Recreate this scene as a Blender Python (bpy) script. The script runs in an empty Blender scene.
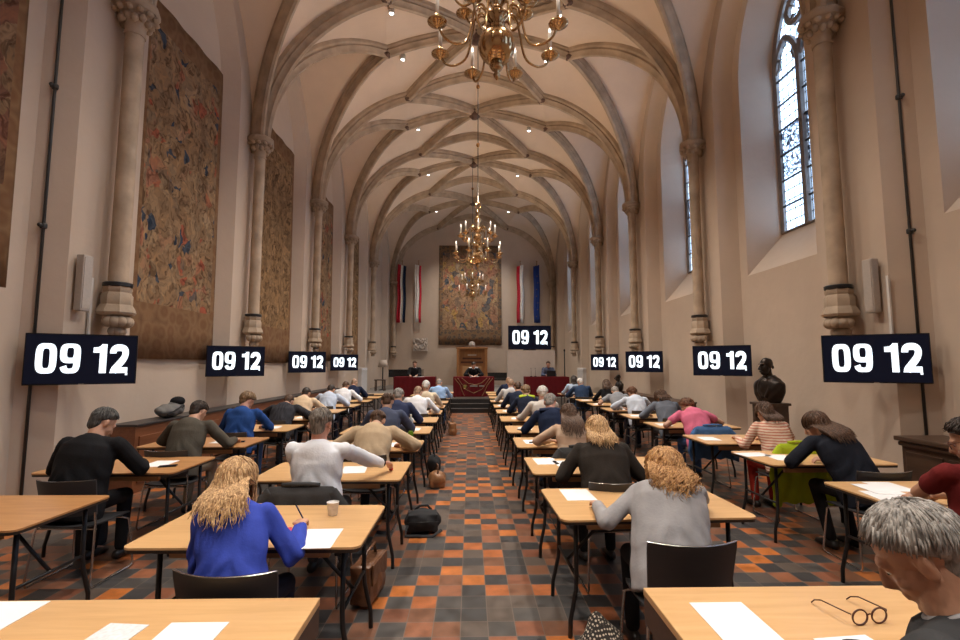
import bpy, bmesh, math, random
import numpy as np
from mathutils import Vector, Matrix, noise
from mathutils.geometry import tessellate_polygon
V = Vector
random.seed(7)
SC = bpy.context.scene
COL = SC.collection
PI = math.pi

# ------------------------------------------------------------------ materials
def nt(name):
    m = bpy.data.materials.new(name); m.use_nodes = True
    t = m.node_tree; b = t.nodes['Principled BSDF']
    return m, t, b
def nd(t, typ, **kw):
    n = t.nodes.new(typ)
    for k, v in kw.items():
        if k in n.inputs: n.inputs[k].default_value = v
        else: setattr(n, k, v)
    return n
def ramp(t, stops, interp='LINEAR'):
    r = t.nodes.new('ShaderNodeValToRGB'); r.color_ramp.interpolation = interp
    e = r.color_ramp.elements
    while len(e) < len(stops): e.new(.5)
    for el, (p, c) in zip(e, stops): el.position = p; el.color = (*c, 1)
    return r
def mat(name, col, rough=.6, metal=0, var=.12, scale=6, bump=0, bscale=80, stretch=(1, 1, 1), spec=None):
    m, t, b = nt(name); L = t.links.new
    tc = nd(t, 'ShaderNodeTexCoord'); mp = nd(t, 'ShaderNodeMapping'); mp.inputs['Scale'].default_value = stretch
    L(tc.outputs['Object'], mp.inputs['Vector'])
    if var:
        n = nd(t, 'ShaderNodeTexNoise', Scale=scale, Detail=5); L(mp.outputs[0], n.inputs['Vector'])
        lo = tuple(c*(1-var) for c in col); hi = tuple(min(1, c*(1+var)) for c in col)
        r = ramp(t, [(.3, lo), (.7, hi)]); L(n.outputs['Fac'], r.inputs[0]); L(r.outputs[0], b.inputs['Base Color'])
    else: b.inputs['Base Color'].default_value = (*col, 1)
    b.inputs['Roughness'].default_value = rough; b.inputs['Metallic'].default_value = metal
    if spec is not None: b.inputs['Specular IOR Level'].default_value = spec
    if bump:
        n2 = nd(t, 'ShaderNodeTexNoise', Scale=bscale, Detail=4); L(mp.outputs[0], n2.inputs['Vector'])
        bp = nd(t, 'ShaderNodeBump', Strength=bump, Distance=.02); L(n2.outputs['Fac'], bp.inputs['Height']); L(bp.outputs[0], b.inputs['Normal'])
    return m
def emis(name, col, s):
    m, t, b = nt(name); b.inputs['Base Color'].default_value = (*col, 1)
    b.inputs['Emission Color'].default_value = (*col, 1); b.inputs['Emission Strength'].default_value = s
    return m
def fabric(name, col, rough=.85, var=.10): return mat(name, col, rough, 0, var, 9, .10, 70, spec=.15)
def wood(name, c1, c2, rough=.35, scale=3.0, axis=0):
    m, t, b = nt(name); L = t.links.new
    tc = nd(t, 'ShaderNodeTexCoord'); mp = nd(t, 'ShaderNodeMapping')
    s = [9, 9, 9]; s[axis] = .8; mp.inputs['Scale'].default_value = s
    oi = nd(t, 'ShaderNodeObjectInfo'); ad = nd(t, 'ShaderNodeVectorMath', operation='ADD')
    L(tc.outputs['Object'], ad.inputs[0]); L(oi.outputs['Random'], ad.inputs[1]); L(ad.outputs[0], mp.inputs['Vector'])
    n = nd(t, 'ShaderNodeTexNoise', Scale=scale, Detail=7, Roughness=.6, Distortion=.7); L(mp.outputs[0], n.inputs['Vector'])
    r = ramp(t, [(.3, c1), (.7, c2)]); L(n.outputs['Fac'], r.inputs[0]); L(r.outputs[0], b.inputs['Base Color'])
    b.inputs['Roughness'].default_value = rough
    return m
def hairmat(name, c1, c2):
    m, t, b = nt(name); L = t.links.new
    tc = nd(t, 'ShaderNodeTexCoord')
    mp = nd(t, 'ShaderNodeMapping'); mp.inputs['Scale'].default_value = (2.2, 2.2, .45); L(tc.outputs['Object'], mp.inputs['Vector']); n = nd(t, 'ShaderNodeTexNoise', Scale=34, Detail=4, Distortion=.8); L(mp.outputs[0], n.inputs['Vector'])
    r = ramp(t, [(.36, c1), (.64, c2)]); L(n.outputs['Fac'], r.inputs[0]); L(r.outputs[0], b.inputs['Base Color'])
    bp = nd(t, 'ShaderNodeBump', Strength=.5, Distance=.01); L(n.outputs['Fac'], bp.inputs['Height']); L(bp.outputs[0], b.inputs['Normal'])
    b.inputs['Roughness'].default_value = .5; b.inputs['Specular IOR Level'].default_value = .35
    return m

def plaster(name, col):
    m, t, b = nt(name); L = t.links.new
    g = nd(t, 'ShaderNodeNewGeometry')
    n = nd(t, 'ShaderNodeTexNoise', Scale=.7, Detail=6, Roughness=.6); L(g.outputs['Position'], n.inputs['Vector'])
    r = ramp(t, [(.3, tuple(c*.92 for c in col)), (.7, tuple(c*1.05 for c in col))]); L(n.outputs['Fac'], r.inputs[0]); L(r.outputs[0], b.inputs['Base Color'])
    n2 = nd(t, 'ShaderNodeTexNoise', Scale=5, Detail=5); L(g.outputs['Position'], n2.inputs['Vector'])
    bp = nd(t, 'ShaderNodeBump', Strength=.12, Distance=.05); L(n2.outputs['Fac'], bp.inputs['Height']); L(bp.outputs[0], b.inputs['Normal'])
    b.inputs['Roughness'].default_value = .85; b.inputs['Specular IOR Level'].default_value = .2
    return m
M = {}
M['plaster'] = plaster('wall_plaster', (.56, .45, .36))
M['vault'] = plaster('vault_plaster', (.74, .60, .48))
M['stone'] = mat('rib_sandstone', (.43, .33, .24), .8, 0, .22, 3, .3, 12)
M['stone_dark'] = mat('tracery_stone', (.20, .17, .15), .8, 0, .25, 4, .3, 12)
M['boss'] = mat('boss_paint', (.13, .075, .055), .7, 0, .3, 14)
M['relief'] = mat('relief_stone', (.52, .45, .40), .8, 0, .2, 12, .5, 30)

def floor_mat():
    m, t, b = nt('clay_floor_tiles'); L = t.links.new
    g = nd(t, 'ShaderNodeNewGeometry'); S = nd(t, 'ShaderNodeVectorMath', operation='SCALE'); S.inputs['Scale'].default_value = 1/.178
    L(g.outputs['Position'], S.inputs[0])
    fl = nd(t, 'ShaderNodeVectorMath', operation='FLOOR'); L(S.outputs[0], fl.inputs[0])
    sx = nd(t, 'ShaderNodeSeparateXYZ'); L(fl.outputs[0], sx.inputs[0])
    cb = nd(t, 'ShaderNodeCombineXYZ'); L(sx.outputs[0], cb.inputs[0]); L(sx.outputs[1], cb.inputs[1])
    wn = nd(t, 'ShaderNodeTexWhiteNoise', noise_dimensions='3D'); L(cb.outputs[0], wn.inputs['Vector'])
    ad = nd(t, 'ShaderNodeMath', operation='ADD'); L(sx.outputs[0], ad.inputs[0]); L(sx.outputs[1], ad.inputs[1])
    md = nd(t, 'ShaderNodeMath', operation='PINGPONG'); md.inputs[1].default_value = 1; L(ad.outputs[0], md.inputs[0])
    # parity shifts the palette: half the tiles lean clay, half lean grey
    mu = nd(t, 'ShaderNodeMath', operation='MULTIPLY_ADD'); mu.inputs[1].default_value = .62; L(wn.outputs['Value'], mu.inputs[0])
    m2 = nd(t, 'ShaderNodeMath', operation='MULTIPLY'); m2.inputs[1].default_value = .38; L(md.outputs[0], m2.inputs[0]); L(m2.outputs[0], mu.inputs[2])
    r = ramp(t, [(0, (.048, .046, .047)), (.2, (.075, .068, .064)), (.36, (.055, .052, .052)), (.44, (.11, .085, .07)), (.52, (.20, .085, .045)), (.62, (.40, .12, .035)), (.74, (.23, .085, .045)), (.84, (.50, .155, .035)), (.94, (.29, .11, .055))], 'CONSTANT')
    L(mu.outputs[0], r.inputs[0])
    n = nd(t, 'ShaderNodeTexNoise', Scale=9, Detail=7, Roughness=.65); L(g.outputs['Position'], n.inputs['Vector'])
    r2 = ramp(t, [(.3, (.62, .62, .62)), (.7, (1.25, 1.25, 1.25))]); L(n.outputs['Fac'], r2.inputs[0])
    mx = nd(t, 'ShaderNodeMix', data_type='RGBA', blend_type='MULTIPLY'); mx.inputs[0].default_value = 1
    L(r.outputs[0], mx.inputs[6]); L(r2.outputs[0], mx.inputs[7])
    # joints
    fr = nd(t, 'ShaderNodeVectorMath', operation='FRACTION'); L(S.outputs[0], fr.inputs[0])
    s3 = nd(t, 'ShaderNodeSeparateXYZ'); L(fr.outputs[0], s3.inputs[0])
    pr = []
    for i in (0, 1):
        a = nd(t, 'ShaderNodeMath', operation='PINGPONG'); a.inputs[1].default_value = .5; L(s3.outputs[i], a.inputs[0]); pr.append(a)
    mn = nd(t, 'ShaderNodeMath', operation='MINIMUM'); L(pr[0].outputs[0], mn.inputs[0]); L(pr[1].outputs[0], mn.inputs[1])
    lt = nd(t, 'ShaderNodeMath', operation='LESS_THAN'); lt.inputs[1].default_value = .016; L(mn.outputs[0], lt.inputs[0])
    mj = nd(t, 'ShaderNodeMix', data_type='RGBA'); L(lt.outputs[0], mj.inputs[0]); L(mx.outputs[2], mj.inputs[6]); mj.inputs[7].default_value = (.16, .125, .10, 1)
    L(mj.outputs[2], b.inputs['Base Color'])
    rr = ramp(t, [(.3, (.30,)*3), (.7, (.52,)*3)]); L(n.outputs['Fac'], rr.inputs[0]); L(rr.outputs[0], b.inputs['Roughness'])
    bp = nd(t, 'ShaderNodeBump', Strength=.25, Distance=.01, invert=True); L(lt.outputs[0], bp.inputs['Height']); L(bp.outputs[0], b.inputs['Normal'])
    return m
M['floor'] = floor_mat()

def tapestry(name, pal, border, seed, sc=5):
    m, t, b = nt(name); L = t.links.new
    tc = nd(t, 'ShaderNodeTexCoord'); 
    o = nd(t, 'ShaderNodeMapping'); o.inputs['Location'].default_value = (seed, seed*1.7, seed*.3); L(tc.outputs['Object'], o.inputs['Vector'])
    n0 = nd(t, 'ShaderNodeTexNoise', Scale=1.6, Detail=3); L(o.outputs[0], n0.inputs['Vector'])
    mv = nd(t, 'ShaderNodeVectorMath', operation='MULTIPLY_ADD'); L(n0.outputs['Color'], mv.inputs[0]); mv.inputs[1].default_value = (.9, .9, .9); L(o.outputs[0], mv.inputs[2])
    mp = nd(t, 'ShaderNodeMapping'); mp.inputs['Scale'].default_value = (1, 1.5, .62); L(mv.outputs[0], mp.inputs['Vector'])
    vo = nd(t, 'ShaderNodeTexVoronoi', Scale=sc, feature='F1'); L(mp.outputs[0], vo.inputs['Vector'])
    sp = nd(t, 'ShaderNodeSeparateColor'); L(vo.outputs['Color'], sp.inputs[0])
    r = ramp(t, pal, 'LINEAR'); L(sp.outputs[0], r.inputs[0])
    n1 = nd(t, 'ShaderNodeTexNoise', Scale=7.5, Detail=7, Distortion=1.3); L(mp.outputs[0], n1.inputs['Vector'])
    r1 = ramp(t, [(.34, (.45, .40, .36)), (.5, (1, 1, 1)), (.66, (1.35, 1.25, 1.1))]); L(n1.outputs['Fac'], r1.inputs[0])
    mx = nd(t, 'ShaderNodeMix', data_type='RGBA', blend_type='MULTIPLY'); mx.inputs[0].default_value = 1; L(r.outputs[0], mx.inputs[6]); L(r1.outputs[0], mx.inputs[7])
    # border band measured in the cloth's own extent
    s = nd(t, 'ShaderNodeSeparateXYZ'); L(tc.outputs['UV'], s.inputs[0])
    ms = []
    for i in (0, 1):
        a = nd(t, 'ShaderNodeMath', operation='PINGPONG'); a.inputs[1].default_value = .5; L(s.outputs[i], a.inputs[0])
        c = nd(t, 'ShaderNodeMath', operation='LESS_THAN'); c.inputs[1].default_value = (.06, .075)[i]; L(a.outputs[0], c.inputs[0]); ms.append(c)
    mm = nd(t, 'ShaderNodeMath', operation='MAXIMUM'); L(ms[0].outputs[0], mm.inputs[0]); L(ms[1].outputs[0], mm.inputs[1])
    lo = nd(t, 'ShaderNodeMath', operation='LESS_THAN'); lo.inputs[1].default_value = .15; L(s.outputs[1], lo.inputs[0])
    m3 = nd(t, 'ShaderNodeMath', operation='MAXIMUM'); L(mm.outputs[0], m3.inputs[0]); L(lo.outputs[0], m3.inputs[1])
    nb = nd(t, 'ShaderNodeTexVoronoi', Scale=4.5); L(o.outputs[0], nb.inputs['Vector'])
    rb = ramp(t, border); L(nb.outputs['Distance'], rb.inputs[0])
    fx = nd(t, 'ShaderNodeMix', data_type='RGBA'); L(m3.outputs[0], fx.inputs[0]); L(mx.outputs[2], fx.inputs[6]); L(rb.outputs[0], fx.inputs[7])
    L(fx.outputs[2], b.inputs['Base Color']); b.inputs['Roughness'].default_value = .95; b.inputs['Specular IOR Level'].default_value = .1
    bp = nd(t, 'ShaderNodeBump', Strength=.3, Distance=.02); L(n1.outputs['Fac'], bp.inputs['Height']); L(bp.outputs[0], b.inputs['Normal'])
    return m
BR = (.215, .135, .075)
PAL1 = [(0, (.035, .05, .08)), (.05, (.07, .08, .10)), (.10, (.21, .135, .08)), (.4, (.26, .165, .095)), (.58, (.31, .21, .125)), (.72, (.22, .155, .10)), (.86, (.28, .19, .115)), (.95, (.32, .09, .055)), (1, (.31, .235, .155))]
BOR1 = [(0, (.22, .12, .065)), (.35, (.18, .095, .05)), (.6, (.24, .14, .075)), (1, (.15, .08, .045))]
M['tap1'] = tapestry('tapestry_brown_figures', PAL1, BOR1, 3.1, 6.4)
PAL2 = [(0, (.16, .1, .055)), (.4, (.27, .17, .09)), (.6, (.22, .14, .075)), (.8, (.31, .20, .11)), (1, (.24, .15, .08))]
M['tap2'] = tapestry('tapestry_ochre_leaves', PAL2, BOR1, 8.3, 7)
PAL3 = [(0, (.09, .06, .04)), (.2, (.20, .09, .06)), (.5, (.16, .10, .06)), (.8, (.24, .15, .09)), (1, (.12, .08, .06))]
M['tap3'] = tapestry('tapestry_dark_red', PAL3, BOR1, 12.7, 5)
PAL4 = [(0, (.09, .11, .14)), (.10, (.13, .12, .12)), (.25, (.29, .18, .11)), (.5, (.36, .24, .155)), (.64, (.38, .15, .10)), (.78, (.31, .22, .15)), (.9, (.46, .29, .10)), (1, (.37, .30, .23))]
BOR4 = [(0, (.27, .15, .09)), (.3, (.10, .085, .075)), (.55, (.25, .16, .09)), (1, (.16, .07, .05))]
M['tap4'] = tapestry('tapestry_court_scene', PAL4, BOR4, 21.4, 3.6)

M['beech'] = wood('beech_laminate', (.60, .345, .15), (.71, .44, .205), .32, 2.2, 0)
M['beech_worn'] = wood('beech_laminate_reddish', (.40, .185, .07), (.54, .28, .11), .34, 2.2, 0)
M['batten'] = wood('batten_wood', (.40, .22, .10), (.50, .29, .14), .5, 2.2, 0)
M['edge'] = mat('desk_edge_shade', (.035, .022, .016), .5, 0, .1)  # shadow under the tabletop edge, put into the colour
M['desk_side'] = wood('desk_apron_brown', (.055, .032, .022), (.08, .045, .03), .5, 2, 0)
M['black_steel'] = mat('black_painted_steel', (.012, .012, .013), .42, .0, .1)
M['chrome'] = mat('chrome', (.55, .55, .56), .22, 1, .05)
M['shell'] = mat('black_plastic_shell', (.028, .028, .031), .5, 0, .06, 4, .05, 200)
M['paper'] = mat('white_paper', (.84, .84, .85), .8, 0, .02, 3)
M['paper_lines'] = mat('printed_paper', (.70, .70, .72), .8, 0, .12, 60)
M['tv'] = mat('tv_black_bezel', (.008, .008, .010), .35, 0, .05, spec=.25)
M['screen'] = mat('tv_screen_glass', (.006, .007, .010), .2, 0, 0, spec=.15); _b = M['screen'].node_tree.nodes['Principled BSDF']; _b.inputs['Emission Color'].default_value = (.25, .35, 1, 1); _b.inputs['Emission Strength'].default_value = .008
M['digit'] = emis('clock_digit_light', (.82, .92, 1), 1.08)
M['darkwood'] = wood('dark_oak', (.050, .028, .018), (.085, .047, .028), .4, 2, 1)
M['redwood'] = wood('mahogany_panel', (.16, .055, .025), (.23, .085, .035), .4, 2, 1)
M['darktop'] = mat('ledge_slate_top', (.035, .03, .03), .45, 0, .15)
M['cathedra'] = wood('cathedra_oak', (.30, .125, .042), (.42, .19, .068), .38, 2, 2)
M['cathedra_d'] = wood('cathedra_dark_band', (.07, .02, .012), (.10, .03, .015), .4, 2, 2)
M['redcloth'] = fabric('dark_red_tablecloth', (.12, .010, .014))
M['gold'] = mat('gold_thread', (.26, .15, .07), .45, .3, .15)
M['brass'] = mat('polished_brass', (.56, .37, .19), .16, 1, .15, 4)
M['brass_d'] = mat('aged_brass', (.48, .25, .10), .25, 1, .15, 6)
M['candle'] = mat('candle_ivory', (.80, .73, .63), .5, 0, .05)
M['bulb'] = emis('candle_bulb', (1, .9, .78), 2.2)
M['lampglow'] = emis('spot_lens', (1, .97, .92), 14)
M['white'] = mat('white_paint', (.68, .65, .62), .6, 0, .05)
M['speaker'] = mat('speaker_grey', (.44, .39, .35), .6, 0, .06, 40)
M['pipe'] = mat('dark_conduit', (.03, .027, .025), .5, 0, .1)
M['bronze'] = mat('dark_bronze', (.030, .022, .018), .38, .6, .3, 9)
M['daiscarpet'] = mat('dais_grey', (.19, .175, .16), .8, 0, .15, 3)
M['step'] = mat('step_black', (.018, .016, .016), .5, 0, .2)
M['nosing'] = mat('step_nosing', (.30, .28, .27), .4, .3, .1)
M['ply'] = mat('panel_cream', (.56, .49, .43), .6, 0, .04)
M['pblack'] = mat('piano_black', (.010, .010, .012), .15, 0, 0)
M['shade'] = mat('lamp_shade_cream', (.50, .42, .36), .8, 0, .05)
M['radiator'] = mat('radiator_white', (.62, .60, .60), .5, 0, .04)
def skinm(name, c):
    m = mat(name, c, .5, 0, .09, 14, .06, 120); b = m.node_tree.nodes['Principled BSDF']
    b.inputs['Subsurface Weight'].default_value = .0
    return m
SKIN = [skinm('skin_fair', (.56, .315, .215)), skinm('skin_tan', (.44, .235, .15)), skinm('skin_pink', (.55, .28, .20))]
HAIR = {
 'darkgrey': hairmat('hair_dark_grey', (.025, .024, .024), (.10, .095, .09)),
 'dark': hairmat('hair_dark_brown', (.014, .010, .008), (.045, .028, .02)),
 'brown': hairmat('hair_brown', (.036, .017, .009), (.115, .058, .030)),
 'dblond': hairmat('hair_dark_blond', (.11, .065, .035), (.27, .17, .09)),
 'blond': hairmat('hair_blond', (.26, .14, .06), (.72, .47, .24)),
 'ginger': hairmat('hair_ginger_blond', (.25, .11, .04), (.68, .40, .17)),
 'redbrown': hairmat('hair_red_brown', (.07, .028, .015), (.20, .09, .045)),
 'grey': hairmat('hair_grey', (.13, .12, .11), (.38, .35, .32)),
 'greybrown': hairmat('hair_grey_brown', (.07, .058, .048), (.24, .20, .165)),
 'white': hairmat('hair_white', (.42, .39, .36), (.72, .69, .66)),
 'sandy': hairmat('hair_sandy', (.22, .13, .08), (.40, .27, .18)),
}
M['shoe'] = mat('black_leather', (.015, .013, .012), .35, 0, .1)
M['bag_grey'] = fabric('bag_charcoal', (.035, .035, .037))
M['bag_brown'] = mat('bag_brown_leather', (.13, .055, .025), .4, 0, .3, 7, .3, 20)
M['bag_tan'] = mat('bag_tan_leather', (.28, .13, .055), .4, 0, .3, 9, .3, 20)
M['trouser_dark'] = fabric('trouser_black', (.012, .012, .014))
M['trouser_navy'] = fabric('trouser_navy', (.018, .022, .042))
M['trouser_grey'] = fabric('trouser_grey', (.075, .075, .08))
M['trouser_beige'] = fabric('trouser_beige', (.27, .22, .16))
M['jeans'] = fabric('denim_blue', (.045, .085, .19))
M['trouser_red'] = fabric('trouser_red', (.33, .03, .02))
M['lens'] = None
def striped(name, c1, c2, sc):
    m, t, b = nt(name); L = t.links.new
    tc = nd(t, 'ShaderNodeTexCoord'); w = nd(t, 'ShaderNodeTexWave', Scale=sc, Distortion=1.5, bands_direction='Z'); w.inputs['Detail Scale'].default_value = 2
    L(tc.outputs['Object'], w.inputs['Vector']); r = ramp(t, [(.45, c1), (.7, c2)]); L(w.outputs['Fac'], r.inputs[0]); L(r.outputs[0], b.inputs['Base Color'])
    b.inputs['Roughness'].default_value = .85; b.inputs['Specular IOR Level'].default_value = .15
    return m
def checked(name, c1, c2, sc):
    m, t, b = nt(name); L = t.links.new
    tc = nd(t, 'ShaderNodeTexCoord'); w = nd(t, 'ShaderNodeTexChecker', Scale=sc); w.inputs['Color1'].default_value = (*c1, 1); w.inputs['Color2'].default_value = (*c2, 1)
    L(tc.outputs['Object'], w.inputs['Vector']); L(w.outputs[0], b.inputs['Base Color']); b.inputs['Roughness'].default_value = .85; b.inputs['Specular IOR Level'].default_value = .15
    return m
CLOTH = {
 'black': fabric('wool_black', (.011, .011, .013)), 'olive': fabric('knit_olive_grey', (.085, .075, .06)), 'cobalt': fabric('cotton_cobalt', (.022, .07, .25)),
 'check': checked('tweed_dark_check', (.02, .02, .025), (.05, .05, .06), 42), 'cream': fabric('cotton_cream', (.70, .53, .36)), 'paleblue': fabric('cotton_pale_blue', (.52, .60, .74)),
 'white': fabric('cotton_white', (.80, .82, .87), .8, .03), 'navy': fabric('wool_navy', (.018, .026, .06)), 'royal': fabric('crepe_royal_blue', (.045, .075, .42)),
 'beige': fabric('linen_beige', (.46, .345, .225)), 'slate': fabric('wool_slate_blue', (.075, .09, .145)), 'navysuit': fabric('wool_navy_suit', (.035, .046, .10)),
 'creamknit': fabric('knit_cream', (.72, .62, .47)), 'sky': fabric('cotton_sky_blue', (.33, .50, .78)), 'lightgrey': fabric('knit_light_grey', (.34, .33, .34)),
 'darkbrown': fabric('wool_dark_brown', (.032, .026, .022)), 'beigeknit': striped('knit_beige_bands', (.60, .44, .32), (.50, .33, .23), 1.6), 'hoodie': fabric('fleece_navy', (.016, .026, .062)),
 'offwhite': fabric('knit_off_white', (.62, .585, .55)), 'hivis': fabric('vest_hivis', (.50, .62, .06)), 'darknavy': fabric('knit_dark_navy', (.022, .030, .058)),
 'whitegrey': fabric('cotton_white_grey', (.50, .50, .51)), 'darkred': fabric('jersey_dark_red', (.13, .014, .014)), 'blazer': fabric('wool_blue_black', (.012, .014, .022)),
 'stripe': striped('knit_cream_pink_stripe', (.72, .56, .44), (.52, .20, .14), 10), 'pink': fabric('jersey_pink', (.66, .16, .26)), 'bluegrey': fabric('wool_blue_grey', (.15, .17, .21)),
 'whiteblue': fabric('cotton_white_blue', (.58, .64, .74)), 'greytee': fabric('jersey_grey', (.26, .27, .29)), 'denimnavy': fabric('denim_navy', (.03, .055, .115)),
 'lightblue': fabric('cotton_light_blue', (.42, .52, .68)), 'green': fabric('coat_lime_green', (.33, .42, .02)), 'charcoal': fabric('coat_charcoal', (.045, .045, .047)), 'denimcoat': fabric('coat_denim', (.06, .14, .32)),
}

# ------------------------------------------------------------------ mesh builder
class MB:
    def __init__(s): s.v = []; s.f = []; s.m = []
    def add(s, vs, fs, mi=0):
        o = len(s.v); s.v += [tuple(p) for p in vs]; s.f += [tuple(i+o for i in f) for f in fs]; s.m += [mi]*len(fs); return s
    def box(s, c, d, rot=None, mi=0):
        c = V(c); vs = []
        for i in range(8):
            p = V(((-.5 if i & 1 == 0 else .5)*d[0], (-.5 if i & 2 == 0 else .5)*d[1], (-.5 if i & 4 == 0 else .5)*d[2]))
            if rot is not None: p = rot @ p
            vs.append(c+p)
        return s.add(vs, [(0, 2, 3, 1), (4, 5, 7, 6), (0, 1, 5, 4), (2, 6, 7, 3), (0, 4, 6, 2), (1, 3, 7, 5)], mi)
    def tube(s, pts, ra, rb=None, side=None, n=8, caps=True, mi=0, closed=False):
        pts = [V(p) for p in pts]; k = len(pts)
        if not hasattr(ra, '__len__'): ra = [ra]*k
        if rb is None: rb = ra
        elif not hasattr(rb, '__len__'): rb = [rb]*k
        vs = []; prev = None
        for i, p in enumerate(pts):
            if closed: T = pts[(i+1) % k]-pts[i-1]
            else: T = (pts[min(i+1, k-1)]-pts[max(i-1, 0)])
            T = T.normalized() if T.length > 1e-9 else V((0, 0, 1))
            if side is not None: u = V(side)-T*T.dot(V(side))
            elif prev is not None: u = prev-T*T.dot(prev)
            else:
                a = V((1, 0, 0)) if abs(T.x) < .8 else V((0, 1, 0)); u = a-T*T.dot(a)
            if u.length < 1e-6: u = T.orthogonal()
            u.normalize(); prev = u; w = T.cross(u)
            for j in range(n):
                a = 2*PI*j/n; vs.append(p+u*(ra[i]*math.cos(a))+w*(rb[i]*math.sin(a)))
        fs = []
        for i in range(k if closed else k-1):
            i2 = (i+1) % k
            for j in range(n):
                j2 = (j+1) % n; fs.append((i*n+j, i*n+j2, i2*n+j2, i2*n+j))
        if caps and not closed:
            fs.append(tuple(range(n-1, -1, -1))); fs.append(tuple((k-1)*n+j for j in range(n)))
        return s.add(vs, fs, mi)
    def cap(s, a, b, r1, r2=None, n=10, mi=0):     # round-ended limb
        a, b = V(a), V(b); r2 = r1 if r2 is None else r2; d = (b-a).normalized()
        P = []; R = []
        for t in (90, 60, 30): P.append(a-d*r1*math.sin(math.radians(t))); R.append(max(.0008, r1*math.cos(math.radians(t))))
        P += [a, a*.5+b*.5, b]; R += [r1, (r1+r2)/2, r2]
        for t in (30, 60, 90): P.append(b+d*r2*math.sin(math.radians(t))); R.append(max(.0008, r2*math.cos(math.radians(t))))
        return s.tube(P, R, n=n, mi=mi)
    def ell(s, c, r, rot=None, nu=14, nv=9, mi=0):
        c = V(c); vs = [c+((rot @ V((0, 0, r[2]))) if rot else V((0, 0, r[2])))]; fs = []
        for i in range(1, nv):
            th = PI*i/nv
            for j in range(nu):
                ph = 2*PI*j/nu; p = V((r[0]*math.sin(th)*math.cos(ph), r[1]*math.sin(th)*math.sin(ph), r[2]*math.cos(th)))
                vs.append(c+(rot @ p if rot else p))
        vs.append(c+((rot @ V((0, 0, -r[2]))) if rot else V((0, 0, -r[2])))); e = len(vs)-1
        for j in range(nu):
            fs.append((0, 1+j, 1+(j+1) % nu)); fs.append((e, 1+(nv-2)*nu+(j+1) % nu, 1+(nv-2)*nu+j))
        for i in range(nv-2):
            for j in range(nu):
                a = 1+i*nu+j; b = 1+i*nu+(j+1) % nu; fs.append((a, a+nu, b+nu, b))
        return s.add(vs, fs, mi)
    def lathe(s, prof, c=(0, 0, 0), n=16, mi=0, ax=None):
        c = V(c); vs = []
        for (r, z) in prof:
            for j in range(n):
                a = 2*PI*j/n; p = V((r*math.cos(a), r*math.sin(a), z)); vs.append(c+(ax @ p if ax else p))
        fs = []
        for i in range(len(prof)-1):
            for j in range(n):
                j2 = (j+1) % n; fs.append((i*n+j, i*n+j2, (i+1)*n+j2, (i+1)*n+j))
        fs.append(tuple(range(n-1, -1, -1))); fs.append(tuple((len(prof)-1)*n+j for j in range(n)))
        return s.add(vs, fs, mi)
    def prism(s, poly, z0, z1, mi=0):
        n = len(poly); vs = [(x, y, z0) for x, y in poly]+[(x, y, z1) for x, y in poly]
        fs = [tuple(range(n-1, -1, -1)), tuple(range(n, 2*n))]+[(i, (i+1) % n, n+(i+1) % n, n+i) for i in range(n)]
        return s.add(vs, fs, mi)
    def mesh(s, name, smooth=False):
        me = bpy.data.meshes.new(name); me.from_pydata(s.v, [], s.f)
        if any(s.m): me.polygons.foreach_set('material_index', s.m)
        if smooth: me.polygons.foreach_set('use_smooth', [True]*len(me.polygons))
        me.update(); return me
def link(name, me, mats, parent=None, loc=None, rz=None):
    o = bpy.data.objects.new(name, me); COL.objects.link(o)
    if me is not None and mats is not None:
        for m in (mats if isinstance(mats, (list, tuple)) else [mats]): me.materials.append(m)
    if parent: o.parent = parent
    if loc is not None: o.location = loc
    if rz: o.rotation_euler = (0, 0, rz)
    return o
def build(mb, name, mats, parent=None, smooth=False, loc=None, rz=None, auto=None, bevel=0):
    me = mb.mesh(name, smooth or auto is not None)
    if bevel:
        bm = bmesh.new(); bm.from_mesh(me)
        bmesh.ops.bevel(bm, geom=[e for e in bm.edges if e.is_manifold and e.calc_face_angle(0) > .6], offset=bevel, segments=2, affect='EDGES', profile=.6)
        bm.to_mesh(me); bm.free()
    if auto is not None:
        try: me.set_sharp_from_angle(angle=math.radians(auto))
        except Exception: pass
    return link(name, me, mats, parent, loc, rz)
def tag(o, label=None, cat=None, group=None, kind=None):
    if label: o['label'] = label
    if cat: o['category'] = cat
    if group: o['group'] = group
    if kind: o['kind'] = kind
    return o
def thing(name, loc=(0, 0, 0), rz=0, label=None, cat=None, group=None, kind=None):
    o = bpy.data.objects.new(name, None); COL.objects.link(o); o.location = loc; o.rotation_euler = (0, 0, rz); o.empty_display_size = .1
    return tag(o, label, cat, group, kind)
KIDS = {}
def kids(o): return [c for c in bpy.data.objects if c.parent == o]
def copy_tree(o, parent=None, tree=None):
    c = o.copy(); COL.objects.link(c)
    if parent: c.parent = parent
    for ch in (tree or {}).get(o, []): copy_tree(ch, c, tree)
    return c
def tree_of(o):
    t = {}
    def rec(x):
        t[x] = [c for c in x.children]
        for c in t[x]: rec(c)
    bpy.context.view_layer.update(); rec(o); return t
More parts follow.
